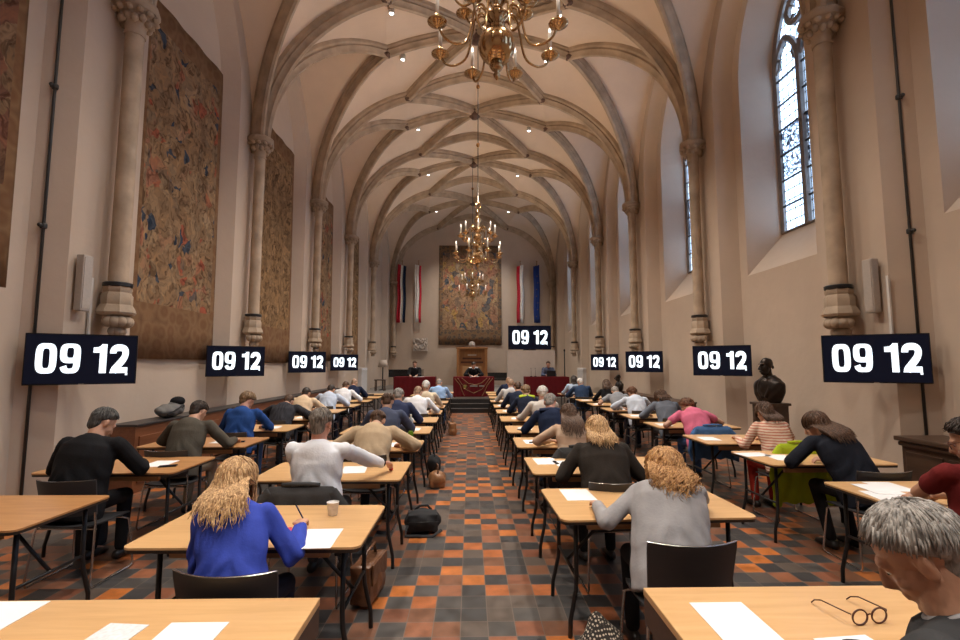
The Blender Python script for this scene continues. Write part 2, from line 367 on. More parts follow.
def remesh(mb, name, vox, smooth=3, disp=None):
    me = mb.mesh(name); o = bpy.data.objects.new('tmp', me); COL.objects.link(o)
    m = o.modifiers.new('r', 'REMESH'); m.mode = 'VOXEL'; m.voxel_size = vox; m.use_smooth_shade = True
    if smooth: s = o.modifiers.new('s', 'SMOOTH'); s.factor = .5; s.iterations = smooth
    dg = bpy.context.evaluated_depsgraph_get(); ev = o.evaluated_get(dg)
    out = bpy.data.meshes.new_from_object(ev); out.name = name
    bpy.data.objects.remove(o); bpy.data.meshes.remove(me)
    if disp:
        n = len(out.vertices); co = np.empty(n*3, 'f'); no = np.empty(n*3, 'f')
        out.vertices.foreach_get('co', co); out.vertices.foreach_get('normal', no)
        co = co.reshape(-1, 3); no = no.reshape(-1, 3)
        co += no*disp(co)[:, None]; out.vertices.foreach_set('co', co.ravel()); out.update()
    out.polygons.foreach_set('use_smooth', [True]*len(out.polygons))
    return out

def crom(P, n=5):
    P = [V(p) for p in P]; Q = [P[0]*2-P[1]]+P+[P[-1]*2-P[-2]]; out = []
    for i in range(1, len(Q)-2):
        a, b, c, d = Q[i-1:i+3]
        for k in range(n):
            t = k/n; out.append(.5*((2*b)+(c-a)*t+(2*a-5*b+4*c-d)*t*t+(3*b-a-3*c+d)*t**3))
    return out+[P[-1]]
# ------------------------------------------------------------------ people
def dirL(a, sl=0): return V((math.sin(sl), math.sin(a)*math.cos(sl), math.cos(a)*math.cos(sl)))
def smooth01(a, b, x): t = max(0., min(1., (x-a)/(b-a))); return t*t*(3-2*t)
HC, HR = V((0, -.012, .03)), V((.075, .096, .087))
def hair_mask(d, style):
    f, up = d.y, d.z
    th = -.12+.80*f if f > 0 else -.12+.62*f
    m = smooth01(th-.09, th+.07, up)
    if style == 'balding': m *= 1-smooth01(.50, .66, up+.12*max(0, f))
    if style == 'bald': m *= 1-smooth01(.18, .34, up+.3*max(0, f))
    return m
def lock(mb, pts, r, n=5): 
    k = len(pts); mb.tube(pts, [r*(1-.75*(i/(k-1))**1.6) for i in range(k)], n=n)
def build_hair(style, Hm, N, spine_dir, back_dir, P):
    """hair mesh in person space. P: dict len, curl, n, thick, amp"""
    rnd = random.Random(P.get('seed', 1)); mb = MB()
    bm = bmesh.new(); bmesh.ops.create_icosphere(bm, subdivisions=P.get('sub', 4), radius=1)
    base = {'balding': 'balding', 'bald': 'bald'}.get(style, 'full'); vs = []
    ln = P.get('len', 0); t0 = P.get('thick', .014); amp = P.get('amp', .006)
    for v in bm.verts:
        d = v.co.normalized(); m = hair_mask(d, base)
        p = V((d.x*HR.x, d.y*HR.y, d.z*HR.z))
        if d.z < 0 and d.y < 0: p.z -= .03*min(1, -d.z*1.4)*min(1, -d.y*1.5)
        nz = noise.noise(d*5+V((P.get('seed', 1)*3.3, 0, 0)))*amp*1.3+noise.noise(d*13)*amp
        th = (t0 if base == 'full' else .006)+nz
        q = p+d*th*m-d*.02*(1-m)
        vs.append(Hm @ (HC+q))
    bm.verts.index_update(); cm = MB(); cm.add(vs, [tuple(x.index for x in f.verts) for f in bm.faces]); bm.free()
    if base == 'full' and style not in ('long', 'bob'): cm.ell(Hm @ V((0, -.050, -.040)), (.060, .047, .060), Hm.to_3x3(), 18, 12)
    elif base == 'full':
        cm.ell(Hm @ V((0, -.060, -.045)), (.070, .054, .072), Hm.to_3x3(), 18, 12); w0 = .066+t0*.5; dn_ = -spine_dir
        cm.tube(crom([Hm @ V((0, -.05, .02)), Hm @ V((0, -.075, -.055)), N+back_dir*(.052+t0*.3)-dn_*.03, N+back_dir*(.098+t0*.3)+dn_*max(.03, ln*.26)], 4), [w0]*4+[w0*1.1]*4+[w0*1.2]*4+[w0*.9], [.05]*4+[.048]*4+[.036]*4+[.018], side=(1, 0, 0), n=16)
    else: cm.ell(Hm @ V((0, -.050, -.040)), (.058, .043, .055), Hm.to_3x3(), 18, 12)
    rm = remesh(cm, 'cap', P.get('cv', .009), 4); mb.add([v.co for v in rm.vertices], [tuple(p.vertices) for p in rm.polygons]); bpy.data.meshes.remove(rm)
    ln = P.get('len', 0); nl = P.get('n', 0); curl = P.get('curl', 0); wav = P.get('wave', 0); lr = P.get('lr', .006)
    crown = V((0, -.45, .9)).normalized()
    free_style = style in ('long', 'bob')
    for i in range(nl):
        for _ in range(60):
            d = V((rnd.gauss(0, 1), rnd.gauss(0, 1), rnd.gauss(0, 1))).normalized()
            if hair_mask(d, base) > .6 and not (P.get('tuck') and d.y > .05): break
        surf = lambda dd, e: HC+V((dd.x*(HR.x+e), dd.y*(HR.y+e), dd.z*(HR.z+e)))
        pts = []; step = .02; away = d-crown*d.dot(crown)
        if away.length < .12: d = (crown+V((rnd.uniform(-.3, .3), rnd.uniform(-.3, .1), 0))).normalized()
        L = ln*rnd.uniform(.72, 1.1); n = max(4, int(L/step)); ph = rnd.uniform(0, 6.28); cr = curl*rnd.uniform(.6, 1.35)
        cd = d.copy(); free = False; back = d.y < .35; spread = rnd.uniform(-.14, .14)+d.x*P.get('spread', .14); e0 = t0+rnd.uniform(-.003, .004)
        for k in range(n+1):
            if not free:
                pts.append(Hm @ surf(cd, e0)); ax = crown.cross(cd)
                if ax.length < 1e-3: ax = V((1, 0, 0))
                cd = Matrix.Rotation(step/.09, 3, ax.normalized()) @ cd
                if free_style and (cd.z < (-.22 if back else -.1)): free = True
                if not free_style and hair_mask(cd, base) < .6: break
            else:
                p = pts[-1]
                u = (N-p).dot(spine_dir)
                if back: dr = -spine_dir*1.0+back_dir*(.02 if u < .02 else -.10)+V((spread, 0, -.25))
                else: dr = V((spread*.5, -.15, -1))
                p = p+dr.normalized()*step
                u = (N-p).dot(spine_dir); xx = p.x-N.x
                if u > -.16:
                    ww = math.sqrt(max(0, 1-(xx/.21)**2)); need = (.050+.035*ww)*smooth01(-.2, -.02, u)+(.020+.040*ww)*smooth01(-.09, .06, u)+e0*.4
                    have = (p-N).dot(back_dir)
                    if back and have < need: p = p+back_dir*(need-have)
                pts.append(p)
        if len(pts) < 3: continue
        out = []
        for k, p in enumerate(pts):
            tt = k/(len(pts)-1); T = (pts[min(k+1, len(pts)-1)]-pts[max(k-1, 0)]).normalized(); a = T.orthogonal().normalized(); b = T.cross(a)
            w = wav*tt; c = cr*min(1, tt*2.5)
            out.append(p+V((math.sin(k*.62+ph)*w, 0, 0))+a*(c*math.cos(k*1.5+ph))+b*(c*math.sin(k*1.5+ph)))
        lock(mb, out, lr*rnd.uniform(.8, 1.3))
    return mb
def ik(S, T, l1, l2, side, zmin, ymax, flare=.5):
    S, T = V(S), V(T); d = T-S; L = d.length
    if L > (l1+l2)*.995: T = S+d*((l1+l2)*.995/L); d = T-S; L = d.length
    a = (l1*l1-l2*l2+L*L)/(2*L); h = math.sqrt(max(0, l1*l1-a*a)); D = d.normalized(); u = D.orthogonal().normalized(); w = D.cross(u)
    best = None
    for k in range(120):
        an = 2*PI*k/120; E = S+D*a+(u*math.cos(an)+w*math.sin(an))*h
        sc = E.x*side*flare-E.y*.35-E.z*.75
        if E.y > ymax-.05 and E.z < zmin: sc -= 50*(zmin-E.z)
        if E.y < ymax < T.y:
            f = (ymax-E.y)/(T.y-E.y); zc = E.z+(T.z-E.z)*f
            if zc < .795: sc -= 30*(.795-zc)
        if E.x*side < .20: sc -= 3*(.20-E.x*side)
        if best is None or sc > best[0]: best = (sc, E)
    return best[1], T
def hand(mb, W, F, side, r=.0085, curl=.6, grip=False):
    F = F.normalized(); F = V((F.x, F.y, F.z*.3-.05)).normalized(); U = V((0, 0, 1)); U = (U-F*F.dot(U)).normalized(); R = F.cross(U)*side  # R points to the little finger
    pc = W+F*.045
    mb.tube([W-F*.02, W+F*.012, W+F*.05, W+F*.085, W+F*.094], [.024, .026, .036, .037, .026], [.019, .018, .016, .013, .009], side=R, n=10)
    for i, (o, l) in enumerate(((-.030, .92), (-.010, 1.0), (.010, .95), (.029, .76))):
        b = W+F*.082+R*o-U*.002; c = curl*(1+.15*i)
        p1 = b+(F*math.cos(c*.5)-U*math.sin(c*.5))*.042*l; p2 = p1+(F*math.cos(c*1.35)-U*math.sin(c*1.35))*.026*l; p3 = p2+(F*math.cos(c*2.0)-U*math.sin(c*2.0))*.02*l
        mb.tube([b-F*.015, b, p1, p2, p3, p3+(p3-p2)*.25], [r*1.05, r*1.08, r, r*.92, r*.8, r*.4], n=8)
    b = W+F*.025-R*.026; p1 = b+F*.028-R*.020-U*.006; p2 = p1+F*.028-R*.002-U*.008; p3 = p2+F*.02+R*.008-U*.006
    mb.tube([b-F*.012+R*.012, b, p1, p2, p3], [r*1.3, r*1.5, r*1.2, r, r*.6], n=8)
    return F, U, R
EYEW = mat('eye_white', (.7, .68, .65), .3, 0, 0); IRIS = mat('eye_iris', (.05, .035, .025), .2, 0, 0)
PEOPLE = {}
def person(key, x, y, hz, label, group, top, trousers, hair, hstyle, HP=None, kind='shirt', sw=1.0, rz=0, yaw=0, pitch=48, roll=0, sl=0, lean=None,
           rh=(.15, .50, .80), lh=(-.19, .46, .80), skin=0, vox=.012, collar=None, female=False, sleeve='long', eyes=False, legs=(.40, .38), hipz=.575, tableedge=.30, flare=.5, twist=0, hemz=0, shoulders=None, bulk=1.0, seed=None, scl=1.0):
    if scl != 1: hz /= scl; rh = tuple(v/scl for v in rh); lh = tuple(v/scl for v in lh); tableedge /= scl; hipz = .565/scl
    seed = seed or (len(PEOPLE)+3); HP = dict(HP or {}); HP.setdefault('seed', seed)
    swd = (.163 if female else .185)*sw; bk = bulk*(.92 if female else 1.0)
    def skel(L):
        P0 = V((0, 0, hipz)); d1 = dirL(L*.7, sl*.6); W = P0+d1*.20; d2 = dirL(L, sl); C = W+d2*.17; d3 = dirL(L*1.3, sl); N = C+d3*.15
        dn = dirL(min(L*1.3+math.radians(pitch)*.38, 1.35), sl); return P0, W, C, N, d1, d2, d3, dn, N+dn*.142
    if lean is None:
        lean = .6; 
        for L in np.linspace(.05, .95, 60):
            if skel(L)[8].z <= hz: lean = L; break
        else: lean = .95
    P0, W, C, N, d1, d2, d3, dn, Hc = skel(lean)
    Rt = Matrix.Rotation(twist, 3, 'Z'); SX = Rt @ V((1, 0, 0))
    root = thing('person', (x, y, 0), rz, label, 'person', group); root.scale = (scl,)*3
    Hm = Matrix.Translation(Hc) @ Matrix.Rotation(math.radians(yaw), 4, 'Z') @ Matrix.Rotation(math.radians(roll), 4, 'Y') @ Matrix.Rotation(-math.radians(pitch), 4, 'X')
    H3 = Hm.to_3x3(); hp = lambda *a: Hm @ V(a)
    SCn = C+d3*.095; Sh = {s: SCn+SX*(s*swd)+V((0, .015, 0)) for s in (-1, 1)}
    arms = {}
    for s, T in ((1, rh), (-1, lh)):
        E, T2 = ik(Sh[s], V(T), .285, .255, s, .815/scl, tableedge, flare); arms[s] = (E, T2)
    # ---- body
    b = MB(); nseg = 14
    b.ell(hp(*HC), HR, H3, 20, 14); b.ell(hp(0, .028, -.03), (.063, .070, .092), H3, 18, 12); b.ell(hp(0, .048, -.085), (.043, .046, .038), H3, 14, 10)
    b.ell(hp(0, .078, .024), (.054, .021, .013), H3); [b.ell(hp(q*.031, .073, .008), (.017, .0135, .0085), H3) for q in (-1, 1)]; b.ell(hp(.038, .066, -.03), (.022, .02, .02), H3); b.ell(hp(-.038, .066, -.03), (.022, .02, .02), H3)
    b.tube([hp(0, .090, .018), hp(0, .108, -.012), hp(0, .116, -.031), hp(0, .102, -.042)], [.008, .011, .0155, .012], n=10)
    b.ell(hp(0, .084, -.052), (.022, .016, .016), H3); b.ell(hp(0, .093, -.063), (.024, .013, .007), H3); b.ell(hp(0, .091, -.075), (.02, .013, .007), H3); b.ell(hp(0, .088, -.107), (.018, .014, .013), H3)
    for s in (-1, 1):
        b.ell(hp(s*.078, -.008, -.012), (.009, .020, .033), H3); b.ell(hp(s*.080, -.016, .0), (.012, .012, .024), H3)
    nb = N-d3*.05-V((0, .0, 0)); b.tube([nb, N+dn*.02, Hc-dn*.05-H3 @ V((0, .015, 0)), Hc], [.070, .060, .056, .048], [.068, .062, .060, .052], n=14)
    sk = (.80 if kind != 'tshirt' else .84)
    b.tube([P0-d1*.06, P0, W, C, SCn, N-d3*.03], [.13*bk, .15*bk, .135*bk, .15*bk, .14, .06], [.09, .10, .09, .09, .075, .05], side=SX, n=nseg)
    bare = sleeve == 'short'
    for s in (-1, 1):
        E, T = arms[s]
        b.cap(N-d3*.05, Sh[s], .045, .045); b.cap(Sh[s], E, .036 if not bare else .050, .029 if not bare else .043); b.cap(E, T, .029 if not bare else .043, .026)
        hand(b, T, T-E, s, .0088 if vox < .009 else .0100, .62 if s == 1 else .42)
        hipj = V((s*.085, 0, hipz-.015)); kn = V((s*.115, .42, .535)); an = V((s*.12, legs[0 if s == 1 else 1], .09))
        b.cap(P0, hipj, .07, .07); b.cap(hipj, kn, .064, .047); b.cap(kn, an, .047, .032); b.cap(an, an+V((0, .13, -.045)), .03, .024)
    me = remesh(b, 'person_body', vox, 2); link('body', me, SKIN[skin], root)
    # ---- garments
    t = MB(); e = {'jacket': .016, 'shirt': .009, 'sweater': .010, 'tshirt': .005}[kind]; fem = .86 if female else 1.0; cv = max(vox, .0095)
    def R(v): return v*bk+e
    hem = P0-d1*(.085+hemz+(.03 if kind == 'jacket' else 0))
    t.tube([hem, P0-d1*.02, P0*.5+W*.5, W, W*.5+C*.5, C, SCn-d3*.01, SCn+d3*.035, N-d3*.005], [R(.190), R(.194), R(.185), R(.181), R(.184), R(.187), R(.176), R(.12), R(.066)],
           [R(.135), R(.138), R(.13), R(.122), R(.12), R(.122), R(.108), R(.085), R(.06)], side=SX, n=20)
    bdir = -(d3.cross(SX)); bdir = bdir if bdir.y < 0 else -bdir
    t.ell(C+d3*.05+bdir*.030, (.150*bk, .098, .135), Matrix.Rotation(-lean, 3, 'X'), 20, 12)
    for s in (-1, 1):
        E, T = arms[s]; U = (E-Sh[s]); F = (T-E)
        t.cap(N-d3*.045+SX*(s*.02), Sh[s]+V((0, 0, -.005)), .047*fem+e, .050*fem+e, 12)
        if bare:
            t.cap(Sh[s], Sh[s]+U*.55, .058*fem+e, .054+e*2, 12)
        else:
            t.cap(Sh[s], E, .054*fem+e, .046*fem+e*1.3, 12); 
            Tc = T-F.normalized()*.012
            t.tube([E-F*.10, E, E+F*.35, E+F*.75, Tc], [.03, .047*fem+e*1.3, .046*fem+e*1.1, .039*fem+e, .033+e*.9], n=14)
    fs = seed*1.37; amp = {'jacket': .0045, 'shirt': .0085, 'sweater': .0048, 'tshirt': .005}[kind]
    def folds(co):
        cx, cy, cz = co[:, 0], co[:, 1], co[:, 2]
        f = np.sin(cx*19+np.sin(cz*11+fs)*1.8+fs)*np.sin(cz*13+cy*9+fs*2)
        r = np.sin((cz*1.0+np.abs(cx-.02*np.sin(fs))*1.5+.02*np.sin(cx*31))*41+fs); f += 1.2*np.sign(r)*np.abs(r)**.6*np.exp(-((cz-.74)/.13)**2)
        q = np.sin((np.abs(cx)*1.2-cz*.5+cy*1.3)*48+fs*3); f += .6*q*np.clip((np.abs(cx)-.13)*9, 0, 1)*np.clip(1-(np.abs(cx)-.24)*12, .15, 1)
        return f*amp*.8
    gname = {'jacket': 'jacket', 'shirt': 'shirt', 'sweater': 'sweater', 'tshirt': 't_shirt'}[kind]
    go = link(gname, remesh(t, gname, cv, 3, folds), CLOTH[top], root)
    # collar
    if kind in ('jacket', 'shirt') or collar:
        c = MB(); cc = N-dn*.002; ringp = []
        for k in range(20):
            a = 2*PI*k/20; ringp.append(cc+SX*(.064*math.cos(a))+(dn.cross(SX)).normalized()*(-.066*math.sin(a))*1.0-dn*(.016*(1-math.sin(a)))*-1*0)
        c.tube(ringp, .009+e*.3, .019, side=dn.cross(SX), n=8, closed=True)
        ck = CLOTH[collar] if collar else CLOTH[top]
        build(c, 'collar', ck, go if not collar else root, smooth=True)
    if shoulders:
        h = MB(); h.tube([Sh[-1]+V((.02, -.02, .055)), N-d3*.01-SX*.05+V((0, -.05, .03)), N-d3*.01+SX*.05+V((0, -.05, .03)), Sh[1]+V((-.02, -.02, .055))], .055, .03, n=10)
        build(h, 'shoulder_yoke', CLOTH[shoulders], go, smooth=True)
    # trousers
    q = MB(); q.ell(P0+V((0, .01, -.03)), (.185*bk, .145, .085), None, 18, 10)
    for s in (-1, 1):
        hipj = V((s*.085, 0, hipz-.012)); kn = V((s*.115, .43, .540)); an = V((s*.12, legs[0 if s == 1 else 1], .10))
        q.cap(hipj, kn, .082*bk, .062, 12); q.cap(kn, an+(kn-an)*.02, .060, .047, 12)
    link('trousers', remesh(q, 'trousers', max(cv, .012), 3), M[trousers], root)
    for s in (-1, 1):
        an = V((s*.12, legs[0 if s == 1 else 1], 0)); f = MB()
        f.tube([an+V((0, -.075, .035)), an+V((0, -.05, .045)), an+V((0, .02, .05)), an+V((0, .10, .036)), an+V((0, .16, .028)), an+V((0, .19, .022))], [.022, .036, .042, .047, .042, .018], [.022, .04, .048, .034, .026, .014], side=(1, 0, 0), n=12)
        build(f, 'shoe', M['shoe'], root, smooth=True)
    # hair
    bd = -(d3.cross(SX)); bd = bd if bd.y < 0 else -bd
    hb = build_hair(hstyle, Hm, N, d3, bd, HP)
    build(hb, 'hair', HAIR[hair], root, smooth=True)
    if eyes:
        for s in (-1, 1):
            ey = MB(); ey.ell(hp(s*.031, .0745, .003), (.0118, .0118, .0118), None, 12, 8); eo = build(ey, 'eye', EYEW, root, smooth=True)
            ir = MB(); ir.ell(hp(s*.031, .0835, -.001), (.0058, .0042, .0058), None, 10, 6); build(ir, 'iris', IRIS, eo, smooth=True)
    PEOPLE[key] = dict(root=root, Hm=Hm, arms=arms, N=N, x=x, y=y)
    return root

# ------------------------------------------------------------------ the hall
XW, XR, XG, CAPZ = 4.9, 5.2, 5.8, 6.55
YS = [-5.7, -1.6, 2.4, 6.34, 10.3, 14.4, 18.4, 22.85, 28.8]
DX = {1: .12, -1: 0}   # the right wall stands a little farther from the axis
YB, YE, ZT = -5.7, 28.8, 11.7
DAISY, DAISZ = 17.9, .47
floor_mb = MB(); floor_mb.add([(-6, YB-.3, 0), (6, YB-.3, 0), (6, YE+.3, 0), (-6, YE+.3, 0)], [(0, 1, 2, 3)])
tag(build(floor_mb, 'floor', M['floor']), kind='structure')
d = MB(); d.box((0, (DAISY+YE)/2, DAISZ/2), (2*XR, YE-DAISY, DAISZ))
tag(build(d, 'trim_1', M['daiscarpet']), 'grey carpeted dais across the far end of the hall', None, None, 'structure')

def arch_pts(hw, zs, za, n=14):
    """right half of a pointed arch, from springing up: (half width, z)"""
    h = za-zs; R = (hw*hw+h*h)/(2*hw); te = math.asin(min(1, h/R)) if R >= h else PI/2
    if R < hw: te = PI-te
    return [(hw-R+R*math.cos(te*k/n), zs+R*math.sin(te*k/n)) for k in range(n+1)]
def poly3(mb, outer, holes, f, flip=False, mi=0):
    loops = [[V((a, b, 0)) for a, b in outer]]+[[V((a, b, 0)) for a, b in h] for h in holes]
    tris = tessellate_polygon(loops); flat = [p for l in loops for p in l]
    mb.add([f(p.x, p.y) for p in flat], [tuple(t) for t in tris], mi)
def loop_of(hw, z0, zs, za, n=14, yc=0):
    a = arch_pts(hw, zs, za, n)
    return [(yc+w, z) for w, z in a]+[(yc-w, z) for w, z in a[-2::-1]]+[(yc-hw, z0), (yc+hw, z0)]
def bridge(mb, l1, l2, skip=False):
    n = len(l1); mb.add(l1+l2, [(i, (i+1) % n, n+(i+1) % n, n+i) for i in range(n) if not (skip and i == n-2)])
WIN = []
def wall(side):
    mb = MB(); XW, XR, XG = 4.9+DX[side], 5.2+DX[side], 5.8+DX[side]
    for y0, y1 in zip(YS[:-1], YS[1:]):
        yc = (y0+y1)/2; wo = (y1-y0)/2-.56
        if y1 == YE: yc, wo = (y0+y1)/2-.1, 2.2
        outer = loop_of(wo, 0, 7.2, 9.9, 14, yc); inner = loop_of(wo-.22, 0, 7.2, 9.65, 14, yc)
        poly3(mb, [(y0, 0), (y0, ZT), (y1, ZT), (y1, 0)], [], lambda a, b: (side*(XW+.6), a, b)) if False else None
        # pier and spandrel face of the bay, left and right of the opening
        poly3(mb, [(y1, 0), (y1, ZT), (y0, ZT), (y0, 0)]+[outer[-2]]+outer[-3::-1][:0]+list(reversed(outer[:-2]))+[outer[-1]], [], lambda a, b: (side*XW, a, b))
        bridge(mb, [(side*XW, a, b) for a, b in outer], [(side*XR, a, b) for a, b in inner], True)
        hole = []
        if side > 0:
            so = loop_of(.95, 3.42, 7.3, 9.35, 14, yc); gi = loop_of(.70, 4.2, 7.4, 9.0, 14, yc)
            hole = [so]; bridge(mb, [(side*XR, a, b) for a, b in so], [(side*XG, a, b) for a, b in gi]); WIN.append((yc, gi))
        poly3(mb, inner, hole, lambda a, b: (side*XR, a, b))
    # outer skin
    return mb
wl = tag(build(wall(-1), 'wall_left', M['plaster']), kind='structure')
wr = tag(build(wall(1), 'wall_right', M['plaster']), kind='structure')
for nm, yy in (('wall_end', YE), ('wall_back', YB)):
    m_ = MB(); m_.add([(-6, yy, 0), (6, yy, 0), (6, yy, ZT), (-6, yy, ZT)], [(0, 1, 2, 3)]); tag(build(m_, nm, M['plaster']), kind='structure')

# vault web and ribs
def arc(P, Q, n=20):
    P, Q = V(P), V(Q); h = V((Q.x-P.x, Q.y-P.y, 0)); D = h.length; H = Q.z-P.z; R = (D*D+H*H)/(2*D); te = math.atan2(H, R-D); hd = h.normalized()
    return [P+hd*(R*(1-math.cos(te*k/n)))+V((0, 0, R*math.sin(te*k/n))) for k in range(n+1)]
def bow(P, Q, up, n=20):
    P, Q = V(P), V(Q); return [P.lerp(Q, k/n)+V((0, 0, up*4*(k/n)*(1-k/n))) for k in range(n+1)]
web = MB(); ribs = []; bosses = []
def ruled(A, B, m=8):
    n = len(A); vs = []
    for i in range(n):
        for j in range(m+1): vs.append(A[i].lerp(B[i], j/m))
    web.add(vs, [(i*(m+1)+j, i*(m+1)+j+1, (i+1)*(m+1)+j+1, (i+1)*(m+1)+j) for i in range(n-1) for j in range(m)])
BX, BZ, AX, AZ, TZ, OZ = 2.08, 10.06, 2.46, 10.15, 10.78, 10.70
for bi, (y0, y1) in enumerate(zip(YS[:-1], YS[1:])):
    ym = (y0+y1)/2; O = V((0.03, ym, OZ)); bosses.append((O, 1.15))
    T = [V((.03, y, TZ)) for y in (y0, y1)]
    for s in (-1, 1):
        A = V((s*AX+.09, ym, AZ)); X8 = s*4.8+(DX[1] if s > 0 else 0); XQ = X8+s*.13; cap = [V((X8, y, CAPZ)) for y in (y0, y1)]; B = [V((s*BX+.03, y, BZ)) for y in (y0, y1)]; bosses.append((A, .8))
        W = V((XQ, ym, 10.2)); AO = bow(A, O, .10); ribs.append(AO)
        for k in (0, 1):
            cA = arc(cap[k], A); cB = arc(cap[k], B[k]); cW = arc(V((XQ, cap[k].y, CAPZ)), W); BO = bow(B[k], O, .10); BT = bow(B[k], T[k], .14)
            ruled(cA, cB); ruled(cA, cW); ruled(list(reversed(AO)), list(reversed(BO))); ruled(BT, BO)
            ribs += [cA, BO]
            if k == 0 or bi == len(YS)-2: ribs += [cB, BT]; bosses.append((B[k], .8))
            # close the crown between rib and ridge
            ruled([T[k].lerp(O, i/20) for i in range(21)], [T[k].lerp(O, i/20) for i in range(21)], 1) if False else None
            v0 = [BT[i] for i in range(21)]; 
        # ridge strip between the two halves
    for k in (0, 1):
        TO = [T[k].lerp(O, i/20) for i in range(21)]
        for s in (-1, 1):
            B = V((s*BX, (y0, y1)[k], BZ)); 
web.add([(-6, YB-.2, ZT), (6, YB-.2, ZT), (6, YE+.2, ZT), (-6, YE+.2, ZT)], [(0, 1, 2, 3)])  # flat roof out of view, added to keep sky light from leaking in
ceil = tag(build(web, 'ceiling', M['vault'], smooth=True), kind='structure')
PROF = [(-.125, -.04), (-.125, .06), (-.085, .10), (-.105, .15), (-.06, .20), (-.05, .27), (0, .295), (.05, .27), (.06, .20), (.105, .15), (.085, .10), (.125, .06), (.125, -.04)]
def rib_mesh(C):
    n = len(C); h = V((C[-1].x-C[0].x, C[-1].y-C[0].y, 0)).normalized(); S = V((-h.y, h.x, 0)); vs = []; mb = MB(); k = len(PROF)
    for i in range(n):
        T = (C[min(i+1, n-1)]-C[max(i-1, 0)]).normalized(); D = S.cross(T).normalized()
        if i == 0: T = V((0, 0, 1)) if abs(T.z) > .9 else T; D = S.cross(T).normalized()
        if D.dot(V((h.x, h.y, -.5))) < 0: D = -D
        for a, b in PROF: vs.append(C[i]+S*a+D*b)
    mb.add(vs, [(i*k+j, i*k+j+1, (i+1)*k+j+1, (i+1)*k+j) for i in range(n-1) for j in range(k-1)]); return mb
for C in ribs:
    if max(p.y for p in C) < 3: continue
    build(rib_mesh(C), 'vault_rib', M['stone'], ceil, auto=40)
for p, s in bosses:
    if p.y < 3: continue
    b = MB(); b.lathe([(.02, -.36*1), (.09, -.34), (.13, -.29), (.15, -.24), (.12, -.18), (.14, -.10), (.14, 0)], (0, 0, 0), 12)
    for k in range(6): b.ell((.12*math.cos(k*PI/3), .12*math.sin(k*PI/3), -.26), (.05, .05, .05), None, 8, 6)
    o = build(b, 'vault_boss', M['boss'], ceil, smooth=True, loc=p); o.scale = (s, s, s)

# wall shafts with capitals and corbels
ring_m = MB(); ring_m.lathe([(.15, 2.69), (.165, 2.70), (.165, 2.74), (.15, 2.75)], n=20)
shaft_m = MB(); shaft_m.lathe([(.112, 2.74), (.108, 4.6), (.112, 6.3)], n=20)
corb_m = MB(); corb_m.lathe([(.155, 2.70), (.165, 2.66), (.15, 2.62), (.175, 2.58), (.175, 2.46)], n=8); corb_m.lathe([(.175, 2.46), (.20, 2.42), (.22, 2.36), (.20, 2.33), (.12, 2.31)], n=8)
for k in range(7):
    a = -PI/2+PI*k/6; corb_m.ell((-.0+.13*math.cos(a), .13*math.sin(a), 2.24), (.07, .07, .075), None, 10, 7); corb_m.ell((.07*math.cos(a+.25), .07*math.sin(a+.25), 2.12), (.055, .055, .065), None, 10, 7)
cap_m = MB(); cap_m.lathe([(.125, 6.14), (.13, 6.17), (.118, 6.20), (.13, 6.28), (.185, 6.42), (.25, 6.48)], n=18); cap_m.lathe([(.26, 6.47), (.285, 6.50), (.285, 6.56), (.25, 6.60), (.22, 6.62)], n=8)
for k in range(12):
    a = 2*PI*k/12; cap_m.ell((.165*math.cos(a), .165*math.sin(a), 6.33+.03*(k % 2)), (.05, .045, .06), None, 8, 6); cap_m.ell((.235*math.cos(a+.26), .235*math.sin(a+.26), 6.43), (.045, .045, .04), None, 8, 6)
shared = {n: m.mesh(n, True) for n, m in (('shaft', shaft_m), ('corbel', corb_m), ('capital', cap_m), ('shaft_ring', ring_m))}
for m_ in shared.values():
    m_.set_sharp_from_angle(angle=math.radians(38))
for n, me in shared.items(): me.materials.append(M['black_steel'] if n == 'shaft_ring' else M['stone'])
ti = 2
for y in YS[1:]:
    for s in (-1, 1):
        if y < 3: continue
        r = thing('trim_%d' % ti, (s*(4.70 if y < YE else 4.62)+(DX[1] if s > 0 else 0), y-(.14 if y == YE else 0), 0), PI if s > 0 else 0, None, None, None, 'structure'); ti += 1
        for n, me in shared.items(): link(n, me, None, r)

